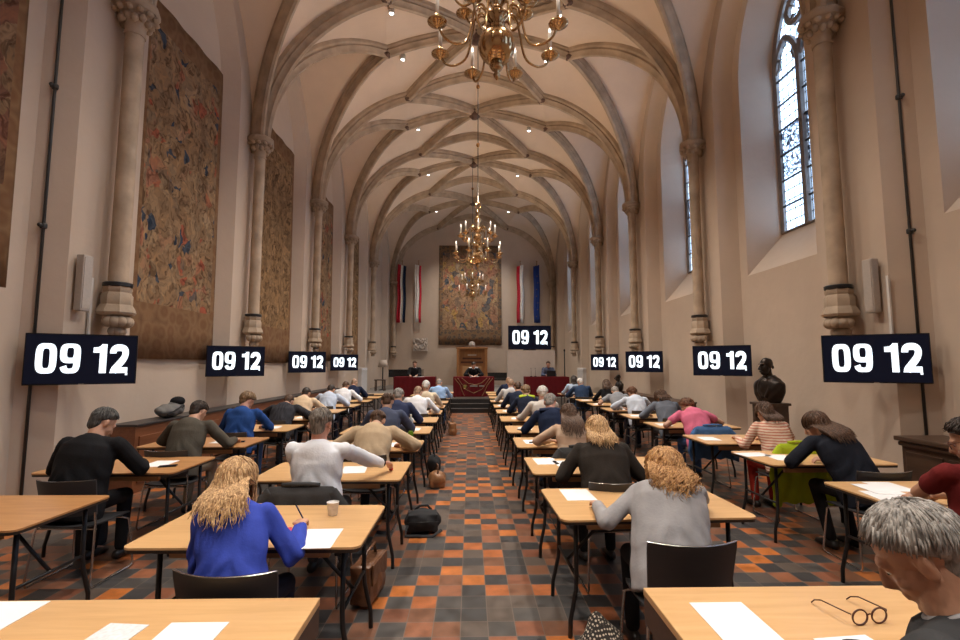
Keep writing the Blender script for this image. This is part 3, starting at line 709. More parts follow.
# windows
def glass():
    m, t, b = nt('leaded_glass'); L = t.links.new
    g = nd(t, 'ShaderNodeNewGeometry'); s = nd(t, 'ShaderNodeSeparateXYZ'); L(g.outputs['Position'], s.inputs[0]); c = nd(t, 'ShaderNodeCombineXYZ'); L(s.outputs[1], c.inputs[0]); L(s.outputs[2], c.inputs[1])
    br = nd(t, 'ShaderNodeTexBrick', Scale=1, offset=0.0); 
    for k, v in {'Brick Width': .155, 'Row Height': .20, 'Mortar Size': .011, 'Mortar Smooth': 0}.items(): br.inputs[k].default_value = v
    br.inputs['Color1'].default_value = (.36, .41, .48, 1); br.inputs['Color2'].default_value = (.46, .49, .54, 1); br.inputs['Mortar'].default_value = (.0, .0, .0, 1); L(c.outputs[0], br.inputs['Vector'])
    # painted heraldic panel, dark drawing on clear quarries
    vo = nd(t, 'ShaderNodeTexVoronoi', Scale=9, feature='DISTANCE_TO_EDGE'); L(c.outputs[0], vo.inputs['Vector']); n = nd(t, 'ShaderNodeTexNoise', Scale=14, Detail=4); L(c.outputs[0], n.inputs['Vector'])
    r = ramp(t, [(.02, (.012, .014, .02)), (.16, (.40, .43, .48))]); L(vo.outputs[0], r.inputs[0]); rn = ramp(t, [(.42, (.06, .06, .08)), (.56, (1, 1, 1))]); L(n.outputs['Fac'], rn.inputs[0])
    mm = nd(t, 'ShaderNodeMix', data_type='RGBA', blend_type='MULTIPLY'); mm.inputs[0].default_value = 1; L(r.outputs[0], mm.inputs[6]); L(rn.outputs[0], mm.inputs[7])
    a1 = nd(t, 'ShaderNodeMath', operation='GREATER_THAN'); a1.inputs[1].default_value = 5.25; L(s.outputs[2], a1.inputs[0]); a2 = nd(t, 'ShaderNodeMath', operation='LESS_THAN'); a2.inputs[1].default_value = 6.25; L(s.outputs[2], a2.inputs[0])
    aa = nd(t, 'ShaderNodeMath', operation='MULTIPLY'); L(a1.outputs[0], aa.inputs[0]); L(a2.outputs[0], aa.inputs[1])
    mx = nd(t, 'ShaderNodeMix', data_type='RGBA'); L(aa.outputs[0], mx.inputs[0]); L(br.outputs['Color'], mx.inputs[6]); L(mm.outputs[2], mx.inputs[7])
    tr = nd(t, 'ShaderNodeBsdfTransparent'); L(mx.outputs[2], tr.inputs['Color']); gl = nd(t, 'ShaderNodeBsdfGlossy', Roughness=.08); ms = nd(t, 'ShaderNodeMixShader'); ms.inputs[0].default_value = .06
    L(tr.outputs[0], ms.inputs[1]); L(gl.outputs[0], ms.inputs[2]); L(ms.outputs[0], t.nodes['Material Output'].inputs['Surface']); return m
GL = glass()
for wi, (yc, gi) in enumerate(WIN):
    if yc < -2: pass
    r = thing('window_%d' % (wi+1), (XG+DX[1], yc, 4.2), 0, None, None, None, 'structure')
    loc = [(a-yc, b-4.2) for a, b in gi]
    f = MB(); f.tube([(0, a, b) for a, b in loc], .06, .075, side=(1, 0, 0), n=6, closed=True); build(f, 'window_frame', M['stone_dark'], r)
    f = MB(); f.tube([(0, 0, 0), (0, 0, 3.2)], .08, .07, side=(1, 0, 0), n=8)
    build(f, 'mullion', M['stone_dark'], r)
    f = MB()
    for s in (-1, 1):
        a = arch_pts(.34, 3.1, 3.75, 8); pts = [(0, s*.35+w, z) for w, z in a]+[(0, s*.35-w, z) for w, z in a[-2::-1]]
        f.tube(pts, .075, .06, side=(1, 0, 0), n=6)
        for q in (-1, 1):
            f.tube([(0, s*.35+q*.33, 3.14), (0, s*.35+q*.22, 3.22), (0, s*.35+q*.17, 3.36), (0, s*.35+q*.25, 3.46)], .035, .03, side=(1, 0, 0), n=6)
    f.tube([(0, .24*math.cos(k*PI/8), 4.1+.24*math.sin(k*PI/8)) for k in range(16)], .07, .065, side=(1, 0, 0), n=6, closed=True)
    for k in range(4):
        a = k*PI/2+PI/4; f.tube([(0, .24*math.cos(a), 4.1+.24*math.sin(a)), (0, .1*math.cos(a), 4.1+.1*math.sin(a))], .035, .02, side=(1, 0, 0), n=6)
    build(f, 'tracery', M['stone_dark'], r)
    for s in (-1, 1):
        half = [(a, b) for a, b in loc if s*a > .0]
        half = sorted(half, key=lambda p: p[1]) ; half = [(0, 0)]+half+[(0, 4.8)]
        f = MB(); poly3(f, half, [], lambda a, b: (0.012, a, b)); build(f, 'glass_pane', GL, r)
        for z in (.5, 1.0, 1.5, 2.0, 2.5, 3.0):
            f = MB(); f.box((-.015, s*.35, z), (.025, .68, .034)); build(f, 'saddle_bar', M['black_steel'], r)

# tapestries on the left wall and the end wall
def hanging(w, h, axis, n=40):
    mb = MB(); vs = []; fs = []; uv = []
    for side in (0, 1):
        for i in range(n+1):
            for j in range(13):
                u = i/n; v = j/12; d_ = .012*math.sin(u*21+v*2)+.02+(.03*(1-v))+side*.012
                vs.append(((u-.5)*w, -d_, v*h)); uv.append((u, v))
    q = (n+1)*13
    for i in range(n):
        for j in range(12):
            a = i*13+j; fs += [(a, a+1, a+14, a+13), (q+a, q+a+13, q+a+14, q+a+1)]
    for i in range(n):
        a = i*13; fs += [(a, a+13, q+a+13, q+a), (a+12, q+a+12, q+a+25, a+25)]
    for j in range(12): fs += [(j, q+j, q+j+1, j+1), (n*13+j, n*13+j+1, q+n*13+j+1, q+n*13+j)]
    me = bpy.data.meshes.new('tapestry'); me.from_pydata(vs, [], fs); l = me.uv_layers.new(name='UVMap')
    for lp in me.loops: l.data[lp.index].uv = uv[lp.vertex_index]
    me.polygons.foreach_set('use_smooth', [True]*len(me.polygons)); me.update(); return me
TL = [(4.22, 2.12, 2.52, 7.3, 'tap3', 'dark red tapestry cut off by the left edge, nearest on the left wall'), (8.36, 2.36, 1.78, 5.80, 'tap1', 'tall brown tapestry with blue and red figures, between the two nearest left shafts'),
      (12.38, 2.36, 1.73, 5.95, 'tap2', 'tall faded ochre leafy tapestry, second from the front along the left wall'), (16.4, 2.36, 1.8, 5.7, 'tap1', 'tall brown tapestry beyond the third left wall shaft, dark figures'),
      (20.6, 2.36, 1.8, 5.6, 'tap2', 'farthest tapestry on the left wall, thin ochre strip seen past the fourth shaft')]
for y, w, z, h, m_, lb in TL:
    o = tag(link('tapestry', hanging(w, h, 0), M[m_], None, (-XR+.005, y, z), PI/2), lb, 'tapestry', 'tapestries on the left wall')
tag(link('tapestry', hanging(3.74, 6.0, 0), M['tap4'], None, (-.11, YE, 2.82)), 'large figured tapestry centred on the end wall above the carved wooden back', 'tapestry')

# conduits
for s in (-1, 1):
    p = MB(); p.tube([(0, 0, .0), (0, 0, 9.0)], .016, n=8); r = thing('conduit_pipe', (s*5.08+(DX[1] if s > 0 else 0), 5.62 if s < 0 else 5.64, 0), 0, 'dark vertical conduit pipe on the %s wall beside the nearest wall clock screen' % ('left' if s < 0 else 'right'), 'pipe')
    build(p, 'pipe', M['pipe'], r, smooth=True)
    for z in (1.75, 3.3, 5.0, 7.0):
        c = MB(); c.lathe([(.03, -.03), (.035, -.02), (.035, .02), (.03, .03)], (0, 0, z), 10); c.tube([(0, 0, z), (s*.07, 0, z)], .012, n=6); c.ell((-s*.0, -.05, z), (.025, .025, .025), None, 8, 6); build(c, 'pipe_clip', M['pipe'], r, smooth=True)
# column loudspeakers on the nearest piers
for s in (-1, 1):
    r = thing('column_speaker', (s*4.88+(DX[1] if s > 0 else 0), 5.93 if s < 0 else 5.95, 2.34), (PI/2 if s < 0 else -PI/2)+s*-.35*0, 'pale grey column loudspeaker on the %s pier above the nearest wall clock screen' % ('left' if s < 0 else 'right'), 'speaker', 'column loudspeakers')
    b = MB(); b.box((0, -.06, .34), (.15, .09, .68)); build(b, 'housing', M['speaker'], r, bevel=.012)
    b = MB(); b.box((0, -.108, .34), (.125, .008, .62)); build(b, 'grille', M['speaker'], r)
    b = MB(); b.box((0, -.01, .18), (.06, .04, .05)); b.box((0, -.01, .5), (.06, .04, .05)); build(b, 'wall_bracket', M['speaker'], r)
    b = MB(); b.box((.19, -.012, -.06), (.035, .022, 1.0)); build(b, 'cable_cover', M['white'], r)

# clock screens
def strokes():
    def ribbon(mb, pts, w, y=0):
        k = len(pts); L = []; R = []
        ww = w if hasattr(w, '__len__') else [w]*k
        for i, p in enumerate(pts):
            a = V((*pts[max(i-1, 0)], 0)); b = V((*pts[min(i+1, k-1)], 0)); T = (b-a).normalized(); Nn = V((-T.y, T.x, 0))
            L.append((p[0]+Nn.x*ww[i]/2, y, p[1]+Nn.y*ww[i]/2)); R.append((p[0]-Nn.x*ww[i]/2, y, p[1]-Nn.y*ww[i]/2))
        mb.add(L+R, [(i, i+1, k+i+1, k+i) for i in range(k-1)])
    def oval(cx, cy, hw, hh, r, a0=0, a1=2*PI, n=48, e=.5):
        out = []
        for i in range(n+1):
            a = a0+(a1-a0)*i/n; c, s_ = math.cos(a), math.sin(a); out.append((cx+hw*math.copysign(abs(c)**e, c), cy+hh*math.copysign(abs(s_)**e, s_)))
        return out
    def ring(mb, o, i): n = len(o); mb.add([(x, 0, z) for x, z in o]+[(x, 0, z) for x, z in i], [(k, (k+1) % n, n+(k+1) % n, n+k) for k in range(n)])
    g = {}
    z = MB(); ring(z, oval(0, 0, .345, .5, 0, e=.58)[:-1], oval(0, 0, .112, .325, 0, e=.5)[:-1]); g['0'] = z
    n = MB(); ring(n, oval(0, .17, .345, .33, 0, e=.62)[:-1], oval(.0, .19, .115, .170, 0, e=.55)[:-1])
    # right stem sweeping into the lower bowl with an open tail on the left
    o = oval(0, 0, .345, .5, 0, .25, -PI, 40, .58); i_ = oval(0, -.02, .115, .32, 0, .25, -PI, 40, .5); o = [p for p in o]; k = len(o)
    keep = [j for j in range(k) if not (o[j][0] < -.2 and o[j][1] > -.275)]
    o2 = [o[j] for j in keep]; i2 = [(max(i_[j][0], -.33), i_[j][1]) for j in keep]; kk = len(keep)
    n.add([(x, 0, q) for x, q in o2]+[(x, 0, q) for x, q in i2], [(j, j+1, kk+j+1, kk+j) for j in range(kk-1)])
    g['9'] = n
    w = MB(); w.add([(-.02, 0, -.5), (.23, 0, -.5), (.23, 0, .5), (.05, 0, .5), (-.02, 0, .40)], [(0, 1, 2, 3, 4)]); w.add([(-.25, 0, .38), (-.25, 0, .20), (.0, 0, .20), (.06, 0, .5), (.03, 0, .46), (-.08, 0, .39)], [(0, 1, 2, 3, 4, 5)]); g['1'] = w
    t = MB(); arcp = oval(0, .2, .225, .185, 0, PI*1.02, -.35, 30, .8)+[(.19, .04), (.10, -.09), (-.03, -.24), (-.14, -.36), (-.19, -.46)]
    ribbon(t, arcp, [.235]*31+[.24, .25, .25, .25, .25]); t.add([(-.325, 0, -.5), (.325, 0, -.5), (.325, 0, -.30), (-.25, 0, -.30)], [(0, 1, 2, 3)]); g['2'] = t
    return g
DG = strokes()
def clock(loc, rz, w, h, label, group, stand=False):
    r = thing('clock_screen', loc, rz, label, 'screen', group)
    b = MB(); b.box((0, .03, 0), (w, .05, h)); build(b, 'housing', M['tv'], r, bevel=.006)
    b = MB(); b.box((0, .0035, 0), (w-.024, .004, h-.03)); build(b, 'screen', M['screen'], r)
    b = MB(); b.box((0, .003, -h/2+.004), (.05, .02, .012)); build(b, 'status_badge', M['chrome'], r)
    dh = h*.585
    mb = MB()
    for ch, fx in (('0', .185), ('9', .39), ('1', .655), ('2', .83)):
        dm = DG[ch]; mb.add([((fx-.5)*w+x*dh*.78, 0, z*dh+h*.015) for x, y_, z in dm.v], dm.f)
    q = ((.905-.5)*w, h*.015-.54*dh); mb.add([(q[0]-.012, 0, q[1]-.012), (q[0]+.012, 0, q[1]-.012), (q[0]+.012, 0, q[1]+.012), (q[0]-.012, 0, q[1]+.012)], [(0, 1, 2, 3)])
    build(mb, 'clock_digits', M['digit'], r)
    if not stand:
        b = MB(); b.box((0, .09, 0), (.3, .07, .25)); build(b, 'wall_bracket', M['black_steel'], r)
        b = MB(); b.tube([(0, .12, 0), (-.05, .42, 0)], .025, n=8); build(b, 'bracket_arm', M['black_steel'], r)
    return r
nth = ['nearest', 'second', 'third', 'farthest']
for i, y in enumerate((5.75, 9.48, 13.6, 17.6)):
    clock((-4.62, y, 1.755), math.radians(31 if i == 0 else 37), 1.03, .585, 'black screen showing 09 12 on the left wall, %s from the camera' % nth[i], 'wall clock screens')
for i, y in enumerate((5.73, 9.30, 13.5, 17.5)):
    clock((4.73, y, 1.765), -math.radians(31 if i == 0 else 37), 1.03, .585, 'black screen showing 09 12 on the right wall, %s from the camera' % nth[i], 'wall clock screens')
tv = clock((2.28, 19.45, 2.76), 0, 1.73, .96, 'large black screen showing 09 12 standing on the cream panel beside the end wall', None, True)
b = MB(); b.box((-.80, .05, -.42), (.12, .12, .1)); build(b, 'camera_box', M['tv'], tv)
r = thing('display_panel', (2.28, 19.62, DAISZ), 0, 'plain cream freestanding panel under the large clock screen on the dais', 'panel')
b = MB(); b.box((.06, 0, .89), (1.92, .30, 1.78)); build(b, 'panel_body', M['ply'], r, bevel=.01)
b = MB(); b.box((.06, -.02, .04), (1.94, .36, .08)); build(b, 'panel_plinth', M['step'], r)
b = MB(); b.box((0, -.02, 1.80), (.5, .2, .04)); b.box((0, .02, 2.0), (.16, .06, .5)); build(b, 'screen_foot', M['tv'], r)

# ------------------------------------------------------------------ exam desks
def desk_mesh():
    W, D, t = 1.24, .76, .75
    def rr(w, d_, r, n=5):
        o = []
        for cx, cy, a0 in ((w/2-r, d_/2-r, 0), (-w/2+r, d_/2-r, 90), (-w/2+r, -d_/2+r, 180), (w/2-r, -d_/2+r, 270)):
            for k in range(n+1): a = math.radians(a0+90*k/n); o.append((cx+r*math.cos(a), cy+r*math.sin(a)))
        return o
    g = {}
    m_ = MB(); m_.prism(rr(W, D, .05), t-.012, t); g['tabletop'] = [(m_, 'beech', None)]
    m_ = MB(); m_.prism(rr(W-.006, D-.006, .05), t-.030, t-.012); g['edge_shade'] = [(m_, 'edge', None)]  # lower half of the board's edge, coloured dark as its shadow
    g['batten'] = []
    for y in (-.25, .25):
        m_ = MB(); m_.box((0, y, t-.062), (.86, .035, .064)); g['batten'].append((m_, 'batten', None))
    g['leg'] = []; g['crossbar'] = []; g['brace'] = []
    for s in (-1, 1):
        for y in (-.23, .29):
            m_ = MB(); m_.tube([(s*.50, y, t-.03), (s*.50, y, .36), (s*.505, y*1.02, .28), (s*.545, y*1.06, .10), (s*.548, y*1.06, .0)], .0145, n=8); g['leg'].append((m_, 'black_steel', 40))
        m_ = MB(); m_.tube([(s*.50, -.23, .36), (s*.50, .29, .36)], .011, n=8); g['crossbar'].append((m_, 'black_steel', 40))
        m_ = MB(); m_.tube([(s*.50, .03, .36), (s*.36, .03, .50), (s*.16, .03, t-.034)], .0115, n=8); g['brace'].append((m_, 'black_steel', 40))
    return g
DESK = []
for nm, lst in desk_mesh().items():
    for m_, mk, au in lst:
        me = m_.mesh(nm, au is not None); me.materials.append(M[mk]); DESK.append((nm, me))
worn = DESK[0][1].copy(); worn.materials.clear(); worn.materials.append(M['beech_worn'])
def desk(x, y, rz, label, w=False):
    r = thing('exam_desk', (x, y, 0), rz, label, 'desk', 'beech folding exam desks')
    for nm, me in DESK: link(nm, worn if (w and nm == 'tabletop') else me, None, r)
    return r
# ------------------------------------------------------------------ chairs
def chair_parts():
    g = []
    n = 18; m_ = MB(); vs = []; th = .012
    for side in (0, 1):
        for i in range(n+1):
            for j in range(9):
                u = i/n*2-1; v = j/8; hw = .232-.018*(1-v)-.0*v; x = u*hw; z = .535+.275*v+.012*abs(u)**3*0; 
                y = -.245-.055*v+.075*u*u+.0*v+(th if side else 0)
                if j == 8: x *= .985
                vs.append((x, y, z))
    q = (n+1)*9; fs = []
    for i in range(n):
        for j in range(8):
            a = i*9+j; fs += [(a, a+9, a+10, a+1), (q+a, q+a+1, q+a+10, q+a+9)]
        a = i*9; fs += [(a, q+a, q+a+9, a+9), (a+8, a+17, q+a+17, q+a+8)]
    for j in range(8): fs += [(j, j+1, q+j+1, q+j), (n*9+j, q+n*9+j, q+n*9+j+1, n*9+j+1)]
    m_.add(vs, fs); g.append(('backrest', m_, 'shell', 40, None))
    m_ = MB(); m_.tube([(.2285*(i/6-1), -.294+.075*(i/6-1)**2, .8100) for i in range(13)], .0075, .0022, side=(0, 1, 0), n=6); g.append(('edge_rim', m_, 'chrome', 40, 'backrest'))
    m_ = MB(); vs = []
    for side in (0, 1):
        for i in range(11):
            for j in range(11):
                u = i/10*2-1; v = j/10; x = u*(.225-.02*(2*v-1)**4); y = -.22+.43*v; z = .452+.012*u*u-.03*max(0, v-.8)*5*(v-.8)*5*.3+.02*max(0, .25-v)-(.012 if side else 0); vs.append((x, y, z))
    fs = []
    for i in range(10):
        for j in range(10):
            a = i*11+j; fs += [(a, a+11, a+12, a+1), (121+a, 121+a+1, 121+a+12, 121+a+11)]
        a = i*11; fs += [(a, 121+a, 121+a+11, a+11), (a+10, a+21, 121+a+21, 121+a+10)]
    for j in range(10): fs += [(j, j+1, 121+j+1, 121+j), (110+j, 231+j, 232+j, 111+j)]
    m_.add(vs, fs); g.append(('seat', m_, 'shell', 40, None))
    for s in (-1, 1):
        m_ = MB(); m_.tube([(s*.215, -.19, .56), (s*.222, -.185, .47), (s*.232, -.20, .40), (s*.25, -.235, .04), (s*.25, -.22, .012), (s*.25, .20, .012), (s*.25, .215, .04), (s*.225, .175, .40), (s*.20, .12, .432)], .0085, n=8); g.append(('sled_frame', m_, 'chrome', 60, None))
    m_ = MB(); m_.tube([(-.205, .12, .430), (.205, .12, .430)], .0085, n=8); g.append(('cross_rod', m_, 'chrome', 60, None))
    m_ = MB(); m_.tube([(-.228, -.18, .430), (.228, -.18, .430)], .0085, n=8); g.append(('cross_rod', m_, 'chrome', 60, None))
    out = []
    for nm, m_, mk, au, par in g:
        me = m_.mesh(nm, True); me.set_sharp_from_angle(angle=math.radians(au)); me.materials.append(M[mk]); out.append((nm, me, par))
    return out
CH = chair_parts()
def chair(x, y, rz, label):
    r = thing('stacking_chair', (x, y, 0), rz, label, 'chair', 'black shell chairs at the desks'); d = {}
    for nm, me, par in CH: d[nm] = link(nm, me, None, d[par] if par else r)
    return r
# ------------------------------------------------------------------ who sits where
# key: column, desk near edge y, head x, head z, short name, garment kind/colour, trousers, hair colour/style, options
LX, RX, L1X, R2X = -1.31, 1.05, -3.34, 3.35
ROWS = {'outer left': (L1X, [2.93, 4.40, 5.74, 7.07, 8.40, 9.70, 11.0, 12.4, 13.8, 15.2]), 'inner left': (LX, [2.64, 4.10, 5.45, 6.80, 8.10, 9.40, 10.70, 12.0, 13.4, 14.8, 16.1]),
        'inner right': (RX, [3.06, 4.30, 5.64, 6.85, 8.20, 9.55, 10.80, 12.3, 13.7, 15.0, 16.1]), 'outer right': (R2X, [3.22, 4.62, 5.84, 7.29, 8.60, 9.90, 11.2, 12.5, 13.8, 15.2])}
W_ = dict(female=True)
WAVY = dict(len=.30, n=760, wave=.017, curl=.004, lr=.0044, thick=.020, amp=.008, cv=.008)
CURL = dict(len=.27, n=760, curl=.014, wave=.004, lr=.0044, thick=.040, amp=.016)
LONG = dict(len=.34, n=480, wave=.005, lr=.0048, thick=.014)
BOB = dict(len=.22, n=420, wave=.006, lr=.0048, thick=.020)
CSH = dict(len=.07, n=200, curl=.010, lr=.0065, thick=.022, amp=.012)
SH = dict(len=.05, n=0, thick=.012, amp=.005)
SHN = dict(len=.05, n=260, thick=.011, amp=.004, lr=.0045, wave=.003)
PL = [
 ('outer left', 1, -3.28, 1.20, 'black suit', 'jacket', 'black', 'trouser_dark', 'darkgrey', 'short', dict(HP=SHN, vox=.009, bulk=1.12, sw=1.10, skin=0, pitch=42, yaw=-24, flare=.9, rh=(.22, .46, .80), lh=(-.24, .44, .80), sl=.08, cd=(.09, .05)), 'short dark grey hair'),
 ('outer left', 2, -3.26, 1.15, 'olive grey sweater', 'sweater', 'olive', 'trouser_beige', 'dark', 'short', dict(HP=SHN, vox=.010, sw=1.05, yaw=-8, rh=(.34, .50, .80)), 'short dark hair'),
 ('outer left', 3, -3.28, 1.18, 'cobalt blue shirt', 'shirt', 'cobalt', 'jeans', 'dblond', 'short', dict(HP=dict(len=.07, n=200, thick=.02, amp=.01, lr=.006, wave=.01), yaw=-25, skin=2), 'tousled dark blond hair'),
 ('outer left', 4, -3.25, 1.05, 'dark checked jacket', 'jacket', 'check', 'trouser_grey', 'brown', 'short', dict(HP=SH, sw=1.05, rh=(.3, .48, .80)), 'brown hair, bent low'),
 ('outer left', 5, -3.36, 1.12, 'cream shirt', 'shirt', 'cream', 'trouser_dark', 'dark', 'short', dict(HP=SH), 'short dark hair'),
 ('outer left', 6, -3.24, 1.12, 'pale blue shirt', 'shirt', 'paleblue', 'trouser_navy', 'dark', 'short', dict(HP=SH, rh=(.3, .5, .80)), 'dark hair'),
 ('outer left', 7, -3.26, 1.14, 'white shirt by the left wall', 'shirt', 'white', 'trouser_navy', 'brown', 'short', dict(HP=SH, rh=(.32, .5, .80)), 'brown hair'),
 ('outer left', 8, -3.36, 1.17, 'navy jacket by the left wall', 'jacket', 'navy', 'trouser_dark', 'sandy', 'bald', dict(HP=SH), 'bald crown'),
 ('inner left', 0, -1.37, 1.07, 'royal blue blouse', 'shirt', 'royal', 'trouser_navy', 'blond', 'long', dict(HP=WAVY, vox=.0072, female=True, sw=1.05, skin=0, yaw=-22, roll=6, pitch=24, sl=-.26, scl=.93, dy=.06, cd=(.07, .06), flare=.45, rh=(.17, .43, .80), lh=(-.14, .36, .80), legs=(.38, .30), hemz=.06), 'long wavy blond hair'),
 ('inner left', 1, -1.29, 1.23, 'white shirt with right arm stretched out', 'shirt', 'white', 'trouser_grey', 'greybrown', 'short', dict(HP=SHN, vox=.0075, sw=1.06, yaw=-4, pitch=24, rh=(.47, .62, .80), lh=(-.08, .48, .80), skin=2), 'short grey brown hair'),
 ('inner left', 2, -1.16, 1.06, 'beige linen jacket', 'jacket', 'beige', 'trouser_dark', 'brown', 'balding', dict(HP=SHN, vox=.010, sw=1.05, rh=(.28, .46, .80), lh=(-.28, .42, .80)), 'thinning brown hair, bent very low'),
 ('inner left', 3, -1.25, 1.18, 'slate blue jacket', 'jacket', 'slate', 'trouser_dark', 'brown', 'balding', dict(HP=SHN, sw=1.04), 'thinning brown hair'),
 ('inner left', 4, -1.29, 1.18, 'navy blue suit and grey hair', 'jacket', 'navysuit', 'trouser_navy', 'grey', 'short', dict(HP=SHN, sw=1.03, rh=(.3, .48, .80)), 'short grey hair'),
 ('inner left', 5, -1.11, 1.16, 'white shirt and thin sandy hair', 'shirt', 'white', 'trouser_grey', 'sandy', 'balding', dict(HP=SH, rh=(.26, .5, .8)), 'thin sandy hair'),
 ('inner left', 6, -1.06, 1.23, 'cream cardigan', 'sweater', 'creamknit', 'trouser_beige', 'white', 'short', dict(HP=SH, rh=(.30, .5, .80)), 'pale short hair'),
 ('inner left', 8, -.96, 1.18, 'sky blue shirt', 'shirt', 'sky', 'jeans', 'grey', 'bald', dict(HP=SH), 'bald head'),
 ('inner right', 0, 1.12, 1.02, 'light grey sweater', 'sweater', 'lightgrey', 'trouser_dark', 'ginger', 'bob', dict(HP=CURL, vox=.0085, female=True, sw=1.2, bulk=1.32, pitch=30, sl=.24, scl=.95, flare=1.1, lh=(-.30, .42, .80), rh=(.16, .44, .80), hemz=.05), 'curly ginger blond hair'),
 ('inner right', 1, 1.00, 1.12, 'dark brown blazer', 'jacket', 'darkbrown', 'trouser_dark', 'blond', 'bob', dict(HP=dict(BOB, curl=.006), vox=.010, female=True, sw=1.14, bulk=1.18, pitch=26, scl=.97, lh=(-.26, .42, .80), rh=(.26, .42, .80)), 'chin length curled blond hair'),
 ('inner right', 2, 1.02, 1.12, 'beige banded cardigan', 'sweater', 'beigeknit', 'trouser_dark', 'brown', 'long', dict(HP=LONG, female=True, sw=1.02, pitch=24, yaw=10, scl=.97), 'long straight brown hair'),
 ('inner right', 3, 1.00, 1.16, 'navy hooded top', 'sweater', 'hoodie', 'jeans', 'grey', 'short', dict(HP=SHN, sw=1.0, yaw=-14, lh=(-.30, .46, .8), shoulders='hoodie', skin=2), 'short grey hair'),
 ('inner right', 4, 1.08, 1.21, 'off white knit sweater', 'sweater', 'offwhite', 'trouser_beige', 'white', 'short', dict(HP=dict(SH, thick=.02), lh=(-.36, .46, .80), skin=2), 'white hair'),
 ('inner right', 5, .97, 1.17, 'dark top with bright yellow shoulders', 'sweater', 'darknavy', 'trouser_dark', 'dblond', 'short', dict(HP=dict(SH, thick=.02), shoulders='hivis', female=True), 'tied back blond hair'),
 ('inner right', 6, .93, 1.19, 'dark navy sweater', 'sweater', 'darknavy', 'trouser_navy', 'brown', 'short', dict(HP=SH, lh=(-.30, .48, .8)), 'brown hair'),
 ('inner right', 7, .90, 1.20, 'pale grey shirt', 'shirt', 'whitegrey', 'trouser_grey', 'sandy', 'short', dict(HP=SH, lh=(-.34, .48, .8)), 'sandy hair'),
 ('inner right', 9, 1.06, 1.18, 'navy jacket near the steps', 'jacket', 'navy', 'trouser_dark', 'sandy', 'bald', dict(HP=SH), 'bald head'),
 ('outer right', 0, 2.97, 1.24, 'dark red t-shirt', 'tshirt', 'darkred', 'trouser_dark', 'dark', 'short', dict(HP=dict(len=.06, n=320, curl=.009, lr=.005, thick=.022, amp=.01), vox=.0075, sleeve='short', pitch=26, yaw=46, rh=(.06, .46, .80), lh=(.02, .42, .80), eyes=True, skin=1), 'dark curly hair and glasses'),
 ('outer right', 1, 3.22, 1.12, 'blue black blazer', 'jacket', 'blazer', 'trouser_dark', 'brown', 'long', dict(HP=dict(LONG, tuck=True, len=.27), vox=.009, female=True, sw=1.08, bulk=1.1, yaw=58, pitch=30, sl=-.25, flare=.8, lh=(-.32, .40, .80), rh=(-.02, .40, .80), eyes=True, legs=(.30, .26)), 'long brown hair, turned to the left'),
 ('outer right', 2, 3.42, 1.12, 'cream and pink striped top', 'sweater', 'stripe', 'trouser_red', 'brown', 'bob', dict(HP=dict(BOB, len=.2), vox=.011, female=True, sw=1.04, bulk=1.06, pitch=26, scl=.96, lh=(-.26, .44, .8)), 'brown bob'),
 ('outer right', 3, 3.20, 1.05, 'pink t-shirt', 'tshirt', 'pink', 'jeans', 'redbrown', 'short', dict(HP=CSH, vox=.010, sleeve='short', pitch=44, yaw=20, lh=(-.30, .46, .80), rh=(.22, .42, .8), bulk=1.08), 'curly red brown hair'),
 ('outer right', 4, 3.29, 1.11, 'blue grey blazer', 'jacket', 'bluegrey', 'trouser_grey', 'brown', 'bob', dict(HP=dict(BOB, len=.17, curl=.006), female=True, sw=1.08, yaw=28, lh=(-.22, .44, .8)), 'wavy brown hair'),
 ('outer right', 5, 3.21, 1.10, 'white and pale blue shirt', 'shirt', 'whiteblue', 'trouser_navy', 'redbrown', 'short', dict(HP=CSH, sw=1.03), 'curly brown hair'),
 ('outer right', 6, 3.26, 1.06, 'grey t-shirt', 'tshirt', 'greytee', 'trouser_dark', 'grey', 'short', dict(HP=SH, sleeve='short', lh=(-.34, .48, .8)), 'grey hair, bent low'),
 ('outer right', 7, 3.38, 1.17, 'black top', 'sweater', 'black', 'trouser_dark', 'brown', 'bob', dict(HP=BOB, female=True), 'brown bob'),
 ('outer right', 8, 3.00, 1.18, 'dark denim jacket', 'jacket', 'denimnavy', 'jeans', 'white', 'short', dict(HP=dict(SH, thick=.018), sw=1.1), 'white hair'),
 ('outer right', 9, 3.10, 1.21, 'light blue shirt by the right wall', 'shirt', 'lightblue', 'trouser_navy', 'dark', 'bob', dict(HP=dict(BOB, len=.14), lh=(-.3, .48, .8)), 'dark hair'),
]
OCC = {}
side_word = {'outer left': 'left of the aisle by the wall', 'inner left': 'left of the aisle', 'inner right': 'right of the aisle', 'outer right': 'right of the aisle by the wall'}
for col, row, hx, hz, short, kind, top, tr, hair, hs, opt, hd in PL:
    yn = ROWS[col][1][row]; xd = ROWS[col][0]; opt = dict(opt); cdx, cdy = opt.pop('cd', (0, 0)); hipy = yn-.295+opt.pop('dy', 0)
    OCC[(col, row)] = (short, hx, hipy)
    sl = opt.get('sl', 0); px = hx-sl*.5
    person(short, px, hipy, hz, 'person in %s with %s' % (short, hd), 'people writing at the exam desks', top, tr, hair, hs, kind=kind, **opt)
    chair(px+cdx, hipy-.03+cdy, random.uniform(-.05, .05), 'black shell chair under the person in %s' % ' '.join(short.split()[:7]))
